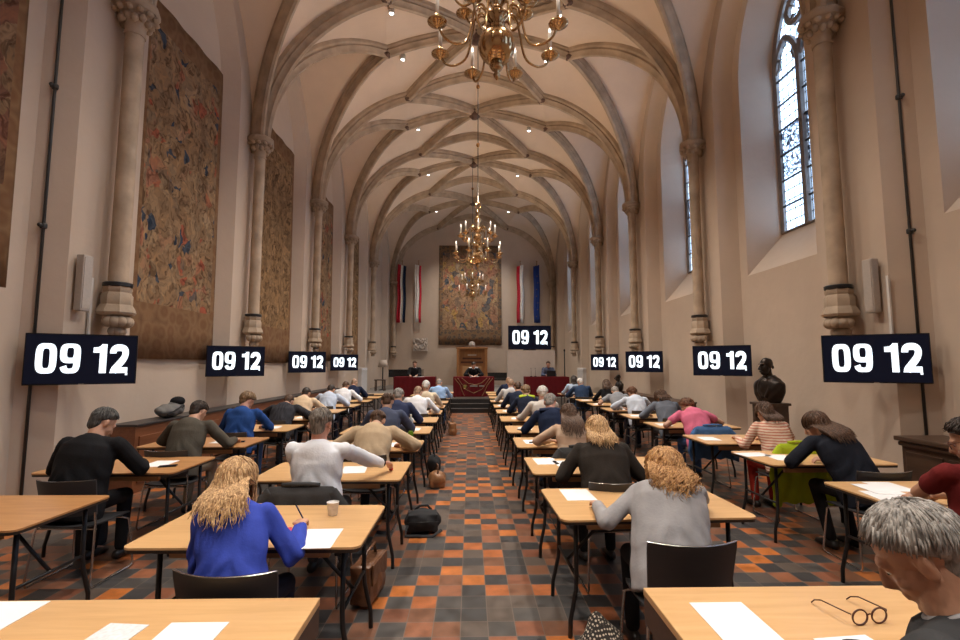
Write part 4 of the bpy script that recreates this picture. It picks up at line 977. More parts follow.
RL = {('outer left', 0): 'empty exam desk nearest the left edge, worn reddish top', ('outer left', 9): 'empty exam desk farthest along the left wall', ('inner left', 7): 'exam desk left of the aisle between cream cardigan and sky blue shirt',
      ('inner left', 9): 'empty exam desk left of the aisle, second from the steps', ('inner left', 10): 'empty exam desk left of the aisle, closest to the steps', ('inner right', 8): 'empty exam desk right of the aisle, third from the steps', ('inner right', 10): 'empty exam desk right of the aisle, closest to the steps'}
for col, (x, ys) in ROWS.items():
    for i, y in enumerate(ys):
        rz = random.uniform(-.012, .012); lb = RL.get((col, i)) or 'beech exam desk where the person in %s writes' % OCC[(col, i)][0]
        if col == 'inner right' and i == 0: rz = .03
        desk(x+(random.uniform(-.02, .02) if i > 2 else 0), y+.38, rz, lb, w=(col == 'outer left' and i < 3))
        if (col, i) not in OCC: chair(x+.1, y-.30, random.uniform(-.2, .2), lb.replace('empty exam desk', 'empty black chair at the desk').replace('exam desk', 'empty black chair at the desk').replace(' at the desk left of the aisle between cream cardigan and', ' left of the aisle in front of').replace('worn reddish top', 'reddish'))
# two larger front tables with deep aprons
def front_table(x, y, w, d_, label):
    r = thing('front_table', (x, y, 0), 0, label, 'table', 'large tables along the front edge of the photo')
    m_ = MB(); m_.box((0, 0, .735), (w, d_, .03)); build(m_, 'tabletop', M['beech'], r, bevel=.004)
    for s in (-1, 1):
        m_ = MB(); m_.box((s*(w/2-.012), 0, .665), (.02, d_-.01, .11)); build(m_, 'apron', M['desk_side'], r)
        m_ = MB(); m_.box((0, s*(d_/2-.012), .665), (w-.05, .02, .11)); build(m_, 'apron', M['desk_side'], r)
        for t in (-1, 1):
            m_ = MB(); m_.box((s*(w/2-.05), t*(d_/2-.05), .36), (.05, .05, .72)); build(m_, 'leg', M['desk_side'], r, bevel=.004)
front_table(-1.64, 1.71, 1.82, .76, 'large beech table cut off by the bottom left edge of the photo')
front_table(1.52, 1.77, 1.80, .76, 'large beech table at the bottom right with the folded glasses')
# the man at the lower right
person('foreground', 1.125, 1.15, 1.215, 'person in dark suit with ruffled grey hair, close up at bottom right edge', None, 'charcoal', 'trouser_dark', 'grey', 'short', kind='jacket',
       HP=dict(len=.065, n=900, thick=.015, amp=.006, lr=.0042, wave=.010, curl=.003), vox=.0055, pitch=40, yaw=14, rz=.58, skin=1, collar='lightgrey', eyes=True, sw=1.0, lh=(-.08, .36, .80), rh=(.14, .40, .80), roll=-6)
chair(1.14, 1.115, .58, 'black shell chair of the grey haired person at the bottom right edge')
# ------------------------------------------------------------------ things on the desks
TZ_ = .7505
def paper(x, y, rz, label, w=.21, h=.297, m_='paper', z=TZ_, name='exam_paper'):
    b = MB(); b.box((0, 0, .0012), (w, h, .0024)); return tag(build(b, name, M[m_], None, loc=(x, y, z), rz=rz), label, 'paper', 'exam papers on the desks')
def phone(x, y, rz, label):
    r = thing('mobile_phone', (x, y, TZ_), rz, label, 'phone', 'phones lying on desks')
    b = MB(); b.box((0, 0, .0045), (.074, .15, .009)); build(b, 'phone_case', M['tv'], r, bevel=.003)
    b = MB(); b.box((0, 0, .0094), (.066, .138, .0008)); build(b, 'phone_screen', M['screen'], r)
paper(-1.95, 1.97, 0, 'blank white sheet at the left edge of the bottom left table', .30, .21); paper(-1.37, 1.82, -.1, 'printed white slip with a grey line, on the bottom left table', .15, .15, 'paper_lines'); paper(-1.11, 1.80, 0, 'white sheet nearest the right end of the bottom left table', .21, .20)
paper(.86, 1.86, .0, 'long white sheet at the left end of the bottom right table', .21, .30); paper(1.18, 1.66, .1, 'white sheet at the bottom edge beside the folded glasses', .2, .2)
paper(-.955, 2.765, .03, 'white answer sheet under the hand of the person in royal blue blouse', .22, .30)
paper(.665, 3.62, .02, 'white sheet on the desk left of the light grey sweater'); paper(.62, 4.84, .05, 'left white sheet on the desk of the dark brown blazer'); paper(.80, 4.72, .1, 'right white sheet under the arm of the dark brown blazer')
paper(2.89, 3.50, -.15, 'nearest white sheet on the desk of the dark red t-shirt', .24, .34); paper(2.98, 3.72, -.1, 'middle white sheet on the desk of the dark red t-shirt', .21, .297, z=TZ_+.003); paper(3.14, 3.80, -.05, 'farthest white sheet on the desk of the dark red t-shirt')
paper(2.86, 5.15, .1, 'left white sheet on the desk of the blue black blazer', .297, .21); paper(3.05, 4.98, -.1, 'white sheet by the elbow of the blue black blazer')
for col, row, dx, lb in (('outer left', 1, .26, 'black suit'), ('outer left', 2, .20, 'olive grey sweater'), ('outer left', 3, .26, 'cobalt blue shirt'), ('outer left', 4, .24, 'dark checked jacket'), ('inner left', 1, .15, 'white shirt with stretched arm'), ('inner left', 2, .24, 'beige linen jacket'), ('inner left', 3, .36, 'slate blue jacket'),
    ('inner left', 4, .28, 'navy blue suit'), ('inner left', 5, .3, 'white shirt and thin sandy hair'), ('inner right', 2, -.40, 'beige banded cardigan'), ('inner right', 3, -.36, 'navy hooded top'), ('inner right', 4, -.34, 'off white knit sweater'), ('inner right', 5, -.4, 'bright yellow shoulders'),
    ('outer right', 2, -.42, 'striped top'), ('outer right', 3, -.42, 'pink t-shirt'), ('outer right', 4, -.40, 'blue grey blazer'), ('outer right', 5, -.2, 'white and pale blue shirt'), ('outer right', 6, -.42, 'grey t-shirt'), ('outer right', 7, -.42, 'black top'), ('outer right', 8, -.36, 'dark denim jacket'), ('outer right', 9, -.42, 'light blue shirt'), ('inner right', 6, -.42, 'dark navy sweater'), ('inner right', 7, -.44, 'pale grey shirt')):
    paper(ROWS[col][0]+dx, ROWS[col][1][row]+.40, random.uniform(-.15, .15), 'white exam paper on the desk of the %s' % lb)
phone(-2.93, 4.68, -1.25, 'black phone on the desk of the person in black suit'); phone(-2.95, 6.10, -1.35, 'black phone on the desk of the person in olive grey sweater')
phone(.67, 5.96, 1.5, 'dark phone on the desk of the person in beige banded cardigan'); phone(.62, 7.1, .3, 'dark phone on the desk of the person in navy hooded top')
def lathe_thing(name, parts, loc, label, cat):
    r = thing(name, loc, 0, label, cat)
    for nm, prof, mk in parts: b = MB(); b.lathe(prof, n=20); build(b, nm, M[mk], r, auto=50)
M['cup'] = mat('white_cup', (.72, .70, .68), .5, 0, .12, 40); M['coffee'] = mat('coffee', (.05, .025, .012), .2); M['cangreen'] = mat('green_can', (.16, .32, .02), .35, .3, .1); M['plastic'] = mat('clear_plastic', (.55, .62, .68), .15, 0, .1); M['pinkc'] = mat('pink_case', (.62, .05, .12), .5, 0, .25, 30); M['penblue'] = mat('pen_dark_blue', (.02, .025, .09), .3); M['redc'] = mat('red_plastic', (.5, .03, .02), .4)
lathe_thing('paper_cup', [('cup', [(.026, 0), (.028, .002), (.037, .078), (.039, .081), (.036, .082), (.034, .074)], 'cup'), ('coffee', [(.001, .0725), (.0335, .0730), (.0335, .0735)], 'coffee')], (-.985, 3.18, TZ_), 'small white patterned paper cup at far edge of the desk of the royal blue blouse', 'cup')
lathe_thing('drink_can', [('can', [(.026, 0), (.031, .006), (.031, .14), (.025, .155), (.025, .158)], 'cangreen')], (-.82, 5.86, TZ_), 'green drink can on the desk of the beige linen jacket', 'can')
lathe_thing('water_bottle', [('bottle', [(.03, 0), (.032, .01), (.032, .14), (.014, .18), (.014, .2)], 'plastic'), ('bottle_cap', [(.015, .2), (.015, .215), (.012, .217)], 'cup')], (-.98, 7.20, TZ_), 'clear water bottle on the desk of the slate blue jacket', 'bottle')
b = MB(); b.box((0, 0, .012), (.11, .075, .022)); o = tag(build(b, 'pencil_case', M['pinkc'], None, bevel=.006, loc=(-1.17, 2.83, TZ_+.003), rz=.35), 'small pink and red pencil case on the paper beside the royal blue blouse', 'case')
def pen_in_hand(key, side, m_, label):
    P_ = PEOPLE[key]; E_, T_ = P_['arms'][side]; F_ = (T_-E_).normalized(); p = V((P_['x'], P_['y'], 0))+(T_+F_*.085)*P_['root'].scale.x
    r = thing('pen', p+V((.0, .0, -.048)), 0, label, 'pen'); b = MB(); b.tube([(.012, .02, .001), (.008, .008, .02), (-.02, -.055, .125)], [.001, .0042, .0042], n=8); build(b, 'barrel', M[m_], r, smooth=True)
    b = MB(); b.tube([(-.02, -.055, .125), (-.0225, -.0615, .136)], .0046, n=8); build(b, 'pen_cap', M['black_steel'], r, smooth=True)
pen_in_hand('royal blue blouse', 1, 'penblue', 'dark blue pen held by the person in royal blue blouse')
P_ = PEOPLE['white shirt with right arm stretched out']; T_ = P_['arms'][1][1]
b = MB(); b.ell((0, 0, .016), (.022, .018, .016)); b.ell((0, 0, .030), (.011, .011, .008)); tag(build(b, 'sharpener', M['redc'], None, smooth=True, loc=(P_['x']+T_.x+.05, P_['y']+T_.y+.14, TZ_)), 'small red object at the fingertips of the stretched out white sleeve', 'sharpener')
b = MB(); wr_ = P_['arms'][1]; F_ = (wr_[1]-wr_[0]).normalized(); c_ = wr_[1]-F_*.012; u_ = F_.orthogonal().normalized(); w2 = F_.cross(u_)
b.tube([c_+u_*(.031*math.cos(k*PI/8))+w2*(.031*math.sin(k*PI/8)) for k in range(16)], .004, .009, side=F_, n=6, closed=True); b.ell(c_+V((0, 0, .034)), (.017, .017, .005)); tag(build(b, 'wristwatch', M['black_steel'], P_['root'], smooth=True), 'dark wristwatch')
# glasses, folded on the bottom right table
def glasses(loc, rz, label, mat4=None, opened=True):
    r = thing('eyeglasses', loc, rz, label, 'glasses')
    fm = mat('tortoise_frame', (.07, .02, .012), .3, 0, .3, 60)
    for s in (-1, 1):
        b = MB(); b.tube([(s*.034+.026*math.cos(k*PI/12), -.002, .024+.022*math.sin(k*PI/12)) for k in range(24)], .0028, n=6, closed=True); build(b, 'rim', fm, r, smooth=True)
        b = MB(); b.tube([(s*.062, 0, .034), (s*.068, .004, .036), (s*.070, .10, .030), (s*.069, .128, .018), (s*.067, .142, .004)], .0022, n=6); build(b, 'temple', fm, r, smooth=True)
    b = MB(); b.tube([(-.009, -.001, .028), (0, -.003, .032), (.009, -.001, .028)], .0022, n=6); build(b, 'bridge', fm, r, smooth=True)
    return r
_g = glasses((1.345, 1.84, TZ_), .14, 'dark rimmed eyeglasses lying open on the bottom right table')
_g.scale = (1.2, 1.2, 1.2)
# glasses worn by the dark red t-shirt person
P_ = PEOPLE['dark red t-shirt']; gl = glasses((0, 0, 0), 0, None); del gl['category']
gl.name = 'eyeglasses'; gl.parent = P_['root']; gl.matrix_local = P_['Hm'] @ Matrix.Translation((0, .107, -.018)) @ Matrix.Rotation(PI, 4, 'Z'); gl.matrix_local = P_['Hm'] @ Matrix.Translation((0, .104, -.020)) @ Matrix.Scale(-1, 4, (0, 1, 0))
tag(gl, 'dark rimmed glasses on the nose')
for k_ in ('label',): pass
# ------------------------------------------------------------------ bags and coats
def blob(name, prims, vox, mk, loc, rz, label, cat, extra=(), amp=.006):
    b = MB(); [getattr(b, f)(*a) for f, a in prims]
    fn = lambda co: (np.sin(co[:, 0]*31+co[:, 2]*22)*np.sin(co[:, 1]*27+co[:, 2]*13))*amp
    r = thing(name, loc, rz, label, cat); link(extra[0] if extra else 'bag_body', remesh(b, name+'_body', vox, 4, fn), mk, r); return r
def strap(r, pts, w, t, mk, nm='strap'): b = MB(); b.tube(pts, w, t, n=8); build(b, nm, mk, r, smooth=True)
r = blob('backpack', [('ell', ((0, 0, .115), (.19, .135, .115))), ('box', ((0, 0, .11), (.30, .20, .17)))], .012, M['bag_grey'], (-.60, 5.12, 0), .1, 'charcoal backpack lying on the aisle floor beside the stretched out white sleeve desk', 'backpack')
strap(r, [(-.15, -.1, .1), (-.17, -.16, .02), (.1, -.18, .012), (.19, -.12, .05)], .016, .006, M['bag_grey']); strap(r, [(-.08, .02, .21), (-.03, .03, .25), (.05, .03, .25), (.09, .02, .21)], .012, .006, M['bag_grey'], 'handle'); strap(r, [(-.16, -.125, .13), (0, -.15, .14), (.16, -.12, .13)], .004, .004, M['black_steel'], 'zip')
r = blob('shoulder_bag', [('box', ((0, 0, .15), (.15, .34, .27))), ('ell', ((0, 0, .12), (.11, .19, .12)))], .012, M['bag_brown'], (-.86, 3.72, 0), -.15, 'brown leather bag standing under the right end of the royal blue blouse desk', 'bag')
strap(r, [(0, -.14, .28), (.02, -.08, .36), (.02, .06, .37), (0, .14, .28)], .011, .008, M['bag_brown'], 'handle'); b = MB(); b.box((.085, 0, .22), (.012, .30, .14)); build(b, 'flap', M['bag_brown'], r, bevel=.004)
r = blob('handbag', [('ell', ((0, 0, .11), (.13, .16, .11))), ('box', ((0, 0, .06), (.20, .24, .10)))], .012, M['bag_tan'], (-.58, 6.95, 0), .2, 'tan leather handbag on the aisle floor beside the beige linen jacket', 'handbag')
strap(r, [(0, -.1, .19), (.01, -.06, .30), (.01, .06, .30), (0, .1, .19)], .009, .007, M['bag_brown'], 'handle')
r = blob('dark_bag', [('ell', ((0, 0, .15), (.11, .19, .15)))], .014, M['bag_grey'], (-.68, 7.75, 0), .2, 'black bag on the aisle floor beside the slate blue jacket', 'bag'); strap(r, [(0, -.1, .26), (.01, 0, .36), (0, .1, .26)], .01, .008, M['bag_grey'], 'handle')
r = blob('tan_tote', [('box', ((0, 0, .15), (.16, .30, .28))), ('ell', ((0, 0, .1), (.12, .18, .11)))], .014, M['bag_tan'], (-.54, 11.9, 0), .15, 'tan tote bag farther down the aisle on the left side', 'bag'); strap(r, [(0, -.1, .27), (.01, 0, .40), (0, .1, .27)], .01, .008, M['bag_tan'], 'handle')
def dotted():
    m, t, b = nt('scarf_dotted'); L = t.links.new; tc = nd(t, 'ShaderNodeTexCoord'); vo = nd(t, 'ShaderNodeTexVoronoi', Scale=58, Randomness=.25); L(tc.outputs['Object'], vo.inputs['Vector'])
    r = ramp(t, [(.30, (.62, .54, .44)), (.42, (.03, .025, .022))]); L(vo.outputs['Distance'], r.inputs[0]); L(r.outputs[0], b.inputs['Base Color']); b.inputs['Roughness'].default_value = .9; return m
r = blob('patterned_bag', [('tube', ([(0, 0, .0), (0, 0, .06), (.01, 0, .16), (-.01, .01, .24), (0, .02, .29)], [.14, .16, .12, .06, .015]))], .010, dotted(), (.62, 2.88, 0), .2, 'black and cream dotted cloth bag on the floor below the light grey sweater desk', 'bag', amp=.009)
b = MB(); b.tube([(-.05, 0, .22), (.0, -.02, .245), (.05, 0, .22)], .012, .008, n=8); build(b, 'tie_cord', M['bag_grey'], r, smooth=True)
r = blob('document_case', [('box', ((0, 0, .13), (.10, .36, .26)))], .014, M['bag_grey'], (-3.62, 4.72, 0), .1, 'black case on the floor under the desk of the person in black suit', 'bag', amp=.003); strap(r, [(0, -.06, .26), (0, -.05, .30), (0, .05, .30), (0, .06, .26)], .009, .007, M['bag_grey'], 'handle')
def coat(x, y, mk, label, side=0, long_=.42, rz=0):
    r = thing('draped_coat', (x, y, 0), rz, label, 'coat', 'coats hung on chair backs')
    b = MB(); n = 11
    for k, (zz, w_, dy, th) in enumerate(((.835, .245, -.275, .030), (.80, .262, -.30, .045), (.68, .270, -.31, .05), (.55, .275, -.315, .055), (.835-long_, .285, -.31, .06))): pass
    P1 = [(0, -.278, .850), (0, -.30, .80), (0, -.318, .68), (0, -.322, .55), (0, -.318, .845-long_)]
    b.tube(P1, [.235, .262, .270, .275, .285], [.030, .045, .05, .055, .05], side=(1, 0, 0), n=24)
    fn = lambda co: np.sin(co[:, 0]*42+np.sin(co[:, 2]*9)*1.5)*.010*np.clip((.86-co[:, 2])*4, 0, 1)
    link('coat_body', remesh(b, 'coat_body', .012, 3, fn), mk, r)
    for s in (-1, 1):
        b = MB(); b.tube([(s*.20, -.29, .82), (s*.285, -.30, .70), (s*.30, -.30, .52), (s*.285, -.31, .845-long_-.04)], [.05, .058, .052, .045], [.035, .045, .042, .035], n=12); link('sleeve', remesh(b, 'sleeve', .012, 3, fn), mk, r)
    b = MB(); b.tube([(-.13, -.285, .862), (-.06, -.30, .872), (.06, -.30, .872), (.13, -.285, .862)], .022, .014, n=8); build(b, 'coat_collar', mk, r, smooth=True)
def occ(c, i): return OCC[(c, i)][1:]
x_, y_ = occ('inner left', 1); coat(x_, y_-.03, CLOTH['charcoal'], 'dark grey jacket hung over the chair behind the white shirt with stretched arm')
x_, y_ = occ('outer right', 2); coat(x_, y_-.03, CLOTH['green'], 'lime green coat hung over the chair of the person in striped top', long_=.60)
x_, y_ = occ('outer right', 3); coat(x_, y_-.03, CLOTH['denimcoat'], 'blue denim jacket hung over the chair of the person in pink t-shirt')
x_, y_ = occ('inner right', 2); coat(x_, y_-.03, CLOTH['charcoal'], 'dark jacket hung over the chair of the person in beige banded cardigan')
# ------------------------------------------------------------------ wall ledges, busts
def ledge(x0, x1, y0, y1, h, label, m1, m2):
    r = thing('wall_ledge', ((x0+x1)/2, (y0+y1)/2, 0), 0, label, 'ledge'); w_, l_ = abs(x1-x0), y1-y0
    b = MB(); b.box((0, 0, (h-.03)/2), (w_-.04, l_-.02, h-.03)); build(b, 'carcass', m1, r)
    b = MB(); b.box((0, 0, h-.015), (w_, l_, .03)); build(b, 'top_board', m2, r, bevel=.006)
    sx_ = 1 if x0 < 0 else -1; n = max(1, round(l_/1.1))
    for k in range(n):
        b = MB(); c = -l_/2+l_*(k+.5)/n; b.box((sx_*(w_/2-.012), c, h*.48), (.022, l_/n-.16, h*.68)); build(b, 'front_panel', m1, r, bevel=.008)
ledge(-4.885, -4.52, 6.6, 16.6, .90, 'long dark topped mahogany ledge running along the left wall', M['redwood'], M['darktop'])
ledge(4.50, 4.885, 10.7, 14.6, .86, 'low dark wooden ledge along the right wall beyond the near bust', M['darkwood'], M['darkwood'])
r = thing('side_cabinet', (4.90, 4.86, 0), 0, 'dark brown wooden cabinet against the right wall under the nearest clock screen', 'cabinet')
b = MB(); b.box((0, 0, .43), (.50, 1.0, .86)); build(b, 'carcass', M['darkwood'], r); b = MB(); b.box((-.02, 0, .885), (.58, 1.08, .05)); build(b, 'top_board', M['darkwood'], r, bevel=.012); b = MB(); b.box((-.015, 0, .83), (.54, 1.04, .05)); build(b, 'cornice', M['darkwood'], r, bevel=.02)
for k in (-1, 1):
    b = MB(); b.box((-.255, k*.24, .42), (.02, .42, .66)); o = build(b, 'door', M['darkwood'], r, bevel=.008); b = MB(); b.ell((-.272, k*.06, .45), (.013, .013, .013)); build(b, 'knob', M['brass_d'], o, smooth=True)
def bust(x, y, h, rz, label, sc=1.0):
    p = thing('pedestal', (x, y, 0), 0, 'dark wooden pedestal carrying the %s' % label[1], 'pedestal')
    b = MB(); b.box((0, 0, h/2), (.36*sc, .36*sc, h-.06)); build(b, 'pedestal_shaft', M['darkwood'], p); b = MB(); b.box((0, 0, .04), (.44*sc, .44*sc, .08)); build(b, 'pedestal_base', M['darkwood'], p, bevel=.01); b = MB(); b.box((0, 0, h-.02), (.42*sc, .42*sc, .04)); build(b, 'pedestal_top', M['darkwood'], p, bevel=.008)
    b = MB(); q = lambda *a: V(a)*sc
    tt = crom([(0, 0, 0), (0, 0, .06), (0, 0, .18), (0, -.01, .30), (0, -.015, .37), (0, -.01, .43)], 6); ra = crom([(.17, .11, 0), (.21, .125, 0), (.255, .14, 0), (.25, .135, 0), (.17, .11, 0), (.085, .08, 0)], 6)
    b.tube([p*sc for p in tt], [r_.x*sc for r_ in ra], [r_.y*sc for r_ in ra], side=(1, 0, 0), n=32)
    b.tube([q(0, 0, .34), q(0, .01, .44), q(0, .02, .52)], [.075*sc, .065*sc, .06*sc], n=14)
    c = V((0, .045, .575))*sc; S_ = lambda *a: c+V(a)*sc*1.28
    b.ell(S_(0, -.012, .03), (.083*sc, .105*sc, .098*sc), None, 18, 12); b.ell(S_(0, .028, -.03), (.068*sc, .076*sc, .095*sc), None, 16, 12); b.ell(S_(0, .05, -.085), (.046*sc, .048*sc, .038*sc)); b.ell(S_(0, .085, .026), (.055*sc, .022*sc, .014*sc))
    b.tube([S_(0, .098, .02), S_(0, .122, -.015), S_(0, .134, -.034), S_(0, .11, -.045)], [.009*sc, .012*sc, .018*sc, .012*sc], n=10); b.ell(S_(0, .10, -.068), (.026*sc, .014*sc, .013*sc))
    for s in (-1, 1): b.ell(S_(s*.083, -.01, -.01), (.012*sc, .022*sc, .035*sc)); b.tube(crom([q(s*.05, .09, .38), q(s*.09, .125, .24), q(s*.03, .14, .08)]), .022*sc, .014*sc, n=10)
    fn = lambda co: np.sin(co[:, 0]*37+co[:, 2]*29)*np.sin(co[:, 1]*33+co[:, 2]*17)*.004
    o = link('bronze_bust', remesh(b, 'bronze_bust', .0085*sc, 2, fn), M['bronze'], None, (x, y, h), rz); tag(o, label[0], 'bust')
bust(4.66, 7.72, 1.09, 1.95, ('dark bronze bust facing left on a pedestal by the right wall', 'nearer bronze bust'))
bust(4.55, 15.2, .86, PI/2+.2, ('small dark bronze bust far along the right wall', 'farther bronze bust'), .72)
r = blob('rucksack', [('ell', ((0, 0, .10), (.16, .30, .10))), ('ell', ((.02, .12, .12), (.13, .16, .11)))], .014, fabric('rucksack_grey', (.16, .155, .15)), (-4.68, 7.55, .90), .1, 'grey rucksack with a dark hat lying on the left wall ledge', 'rucksack', amp=.009)
strap(r, [(.10, -.25, .06), (.15, -.1, .12), (.15, .1, .17), (.08, .25, .10)], .018, .008, M['bag_grey'])
b = MB(); b.ell((0, 0, .05), (.10, .115, .075), None, 16, 10); o = tag(build(b, 'knitted_hat', CLOTH['black'], None, smooth=True, loc=(-4.65, 7.70, 1.075)), 'dark round hat on top of the grey rucksack', 'hat')
# ------------------------------------------------------------------ the dais end
def cloth_table(x, y, w, d_, label, logo=False):
    r = thing('covered_table', (x, y, DAISZ), 0, label, 'table')
    b = MB(); b.box((0, 0, .725), (w-.02, d_-.02, .03)); build(b, 'tabletop', M['batten'], r)
    b = MB(); n = 60; vs = []
    for i in range(n+1):
        u = i/n
        for z in (.752, .735, .5, .25, .03):
            fo = .008*math.sin(u*55)*(1-z/.75); 
            vs.append(((u-.5)*(w+.02), -d_/2-.012-fo, z))
    b.add(vs, [(i*5+j, i*5+j+1, i*5+j+6, i*5+j+5) for i in range(n) for j in range(4)])
    b.add([(-w/2-.01, -d_/2-.012, .752), (w/2+.01, -d_/2-.012, .752), (w/2+.01, d_/2, .752), (-w/2-.01, d_/2, .752)], [(0, 1, 2, 3)])
    for s in (-1, 1): b.add([(s*(w/2+.01), -d_/2-.012, .752), (s*(w/2+.01), d_/2, .752), (s*(w/2+.012), d_/2, .03), (s*(w/2+.012), -d_/2-.012, .03)], [(0, 1, 2, 3)])
    build(b, 'tablecloth', M['redcloth'], r)
    for s in (-1, 1):
        for t in (-1, 1): b = MB(); b.box((s*(w/2-.05), t*(d_/2-.05), .355), (.045, .045, .71)); build(b, 'leg', M['darkwood'], r)
    if logo:
        fy = -d_/2-.026
        for pts in ([(-.70, .70), (-.5, .45), (-.42, .22), (-.34, .05)], [(.70, .70), (.5, .45), (.40, .22), (.30, .05)], [(-.6, .72), (-.3, .30), (0, .16), (.3, .30), (.6, .72)], [(-.45, .72), (-.2, .52), (.05, .46), (.3, .54), (.5, .72)]):
            b = MB(); 
            cr = []
            for k in range(25):
                t = k/24*(len(pts)-1); i = min(int(t), len(pts)-2); f = t-i; cr.append((pts[i][0]*(1-f)+pts[i+1][0]*f, fy, pts[i][1]*(1-f)+pts[i+1][1]*f))
            b.tube(cr, .012, .006, n=6); build(b, 'gold_line', M['gold'], r, smooth=True)
        b = MB(); b.lathe([(.001, -.004), (.075, -.004), (.085, 0), (.075, .004), (.001, .004)], (0, 0, 0), 24, ax=Matrix.Rotation(PI/2, 3, 'X')); 
        for k in range(12): b.tube([(.08*math.cos(k*PI/6), 0, .08*math.sin(k*PI/6)), (.125*math.cos(k*PI/6), 0, .125*math.sin(k*PI/6))], [.016, .003], .006, n=6)
        o = build(b, 'round_emblem', M['brass'], r, smooth=True, loc=(-.32, fy, .40)); b = MB(); b.ell((0, -.008, 0), (.028, .008, .024)); build(b, 'emblem_centre', M['cangreen'], o, smooth=True)
        for xx, ww in ((-.0, .28), (.30, .20)): b = MB(); b.box((xx, fy, .42), (ww, .01, .045)); build(b, 'embroidered_band', M['nosing'], r, bevel=.004)
cloth_table(.02, 18.42, 1.50, .72, 'red covered table with round gold emblem above the black steps', True)
cloth_table(-2.18, 18.55, 1.52, .72, 'plain red covered table on the dais, left of the steps'); cloth_table(2.78, 18.55, 1.62, .72, 'plain red covered table on the dais, below the large clock screen')
def desk_person(x, y, label, **k): return person(label[:24], x, y, k.pop('hz'), label, 'officials behind the red tables', k.pop('top'), 'trouser_dark', k.pop('hair'), k.pop('hs'), HP=SH, vox=.014, rz=PI, eyes=True, lh=(-.14, .46, .80), rh=(.14, .46, .80), **k)
for nm, (px, lbl, kw) in {'l': (-2.28, 'person in dark jacket and pale shirt behind the left red table', dict(hz=1.24, top='black', hair='brown', hs='short', kind='jacket', pitch=24, collar='white')),
     'c': (.02, 'person in black with white front behind the emblem table', dict(hz=1.18, top='black', hair='dark', hs='short', kind='jacket', pitch=36, collar='white', shoulders='white')), 'r': (2.95, 'person in grey blue top with laptop behind the right red table', dict(hz=1.22, top='slate', hair='brown', hs='short', kind='shirt', pitch=24))}.items():
    o = desk_person(px, 19.18 if nm != 'c' else 19.08, lbl, **kw); o.location.z = DAISZ
    c = chair(px, (19.18 if nm != 'c' else 19.08)+.03, PI, 'black chair on the dais, seat of the %s' % {'l': 'person in dark jacket', 'c': 'person in black', 'r': 'person with the laptop'}[nm]); c.location.z = DAISZ
r = thing('laptop', (2.97, 18.60, DAISZ+.753), 0, 'dark open laptop on the right red table', 'laptop'); b = MB(); b.box((0, .02, .008), (.33, .22, .016)); build(b, 'keyboard_base', M['tv'], r); b = MB(); b.box((0, -.12, .12), (.33, .012, .22), Matrix.Rotation(.25, 3, 'X')); build(b, 'laptop_lid', M['bag_grey'], r)
for xx, nm in ((2.36, 'right red table, left of the laptop'), (2.2, 'right red table, near its left end')):
    r = thing('table_microphone', (xx, 18.45, DAISZ+.753), 0, 'thin black microphone on the %s' % nm, 'microphone'); b = MB(); b.lathe([(.05, 0), (.05, .02), (.02, .03)], n=14); build(b, 'mic_base', M['tv'], r, smooth=True); b = MB(); b.tube([(0, 0, .02), (0, 0, .22), (0, .04, .30)], .006, n=8); build(b, 'gooseneck', M['tv'], r, smooth=True); b = MB(); b.ell((0, .05, .315), (.014, .018, .018)); build(b, 'mic_head', M['tv'], r, smooth=True)
paper(-2.05, 18.5, .05, 'white papers on the left red table', .4, .25, z=DAISZ+.753); paper(.05, 18.42, .0, 'white papers on the emblem table', .35, .25, z=DAISZ+.753)
r = thing('step_unit', (0.0, 17.5, 0), 0, 'black three tread step block with pale nosings at the end of the aisle', 'steps')
for k in range(3):
    b = MB(); b.box((0, -.30+.25*k+.06, (k+1)*.15/2), (1.62, .26, (k+1)*.15)); build(b, 'tread', M['step'], r); b = MB(); b.box((0, -.30+.25*k-.062, (k+1)*.15+.002), (1.62, .02, .012)); build(b, 'nosing', M['nosing'], r)
# cathedra
r = thing('wooden_cathedra', (.0, 28.30, DAISZ), 0, 'tall carved wooden seat back with dark bands below the end wall tapestry', 'cathedra'); H_ = 2.12
b = MB(); b.box((0, .12, H_/2), (1.74, .12, H_)); build(b, 'back_panel', M['cathedra'], r, bevel=.01)
for s in (-1, 1): b = MB(); b.box((s*.82, -.02, H_/2), (.14, .2, H_)); build(b, 'side_post', M['cathedra'], r, bevel=.01)
b = MB(); b.box((0, -.0, H_+.03), (1.86, .26, .1)); build(b, 'cornice', M['cathedra'], r, bevel=.02)
b = MB(); b.box((0, .04, 1.55), (1.1, .06, .10)); build(b, 'dark_band', M['cathedra_d'], r); b = MB(); b.box((0, .04, 1.33), (1.3, .06, .10)); build(b, 'dark_band', M['cathedra_d'], r); b = MB(); b.box((0, .04, 1.75), (.5, .05, .06)); build(b, 'pale_plaque', M['ply'], r); b = MB(); b.box((0, .03, .6), (1.1, .04, 1.0)); build(b, 'lower_panel', M['batten'], r, bevel=.01)
b = MB(); b.lathe([(.001, -.05), (.16, -.05), (.19, -.02), (.19, .02), (.16, .05), (.001, .05)], (0, .04, H_+.24), 20, ax=Matrix.Rotation(PI/2, 3, 'X')); b.ell((0, -.02, H_+.24), (.10, .05, .10)); build(b, 'carved_roundel', M['relief'], r, smooth=True)
b = MB(); b.box((0, -.25, .45), (1.2, .5, .08)); build(b, 'seat', M['cathedra'], r)
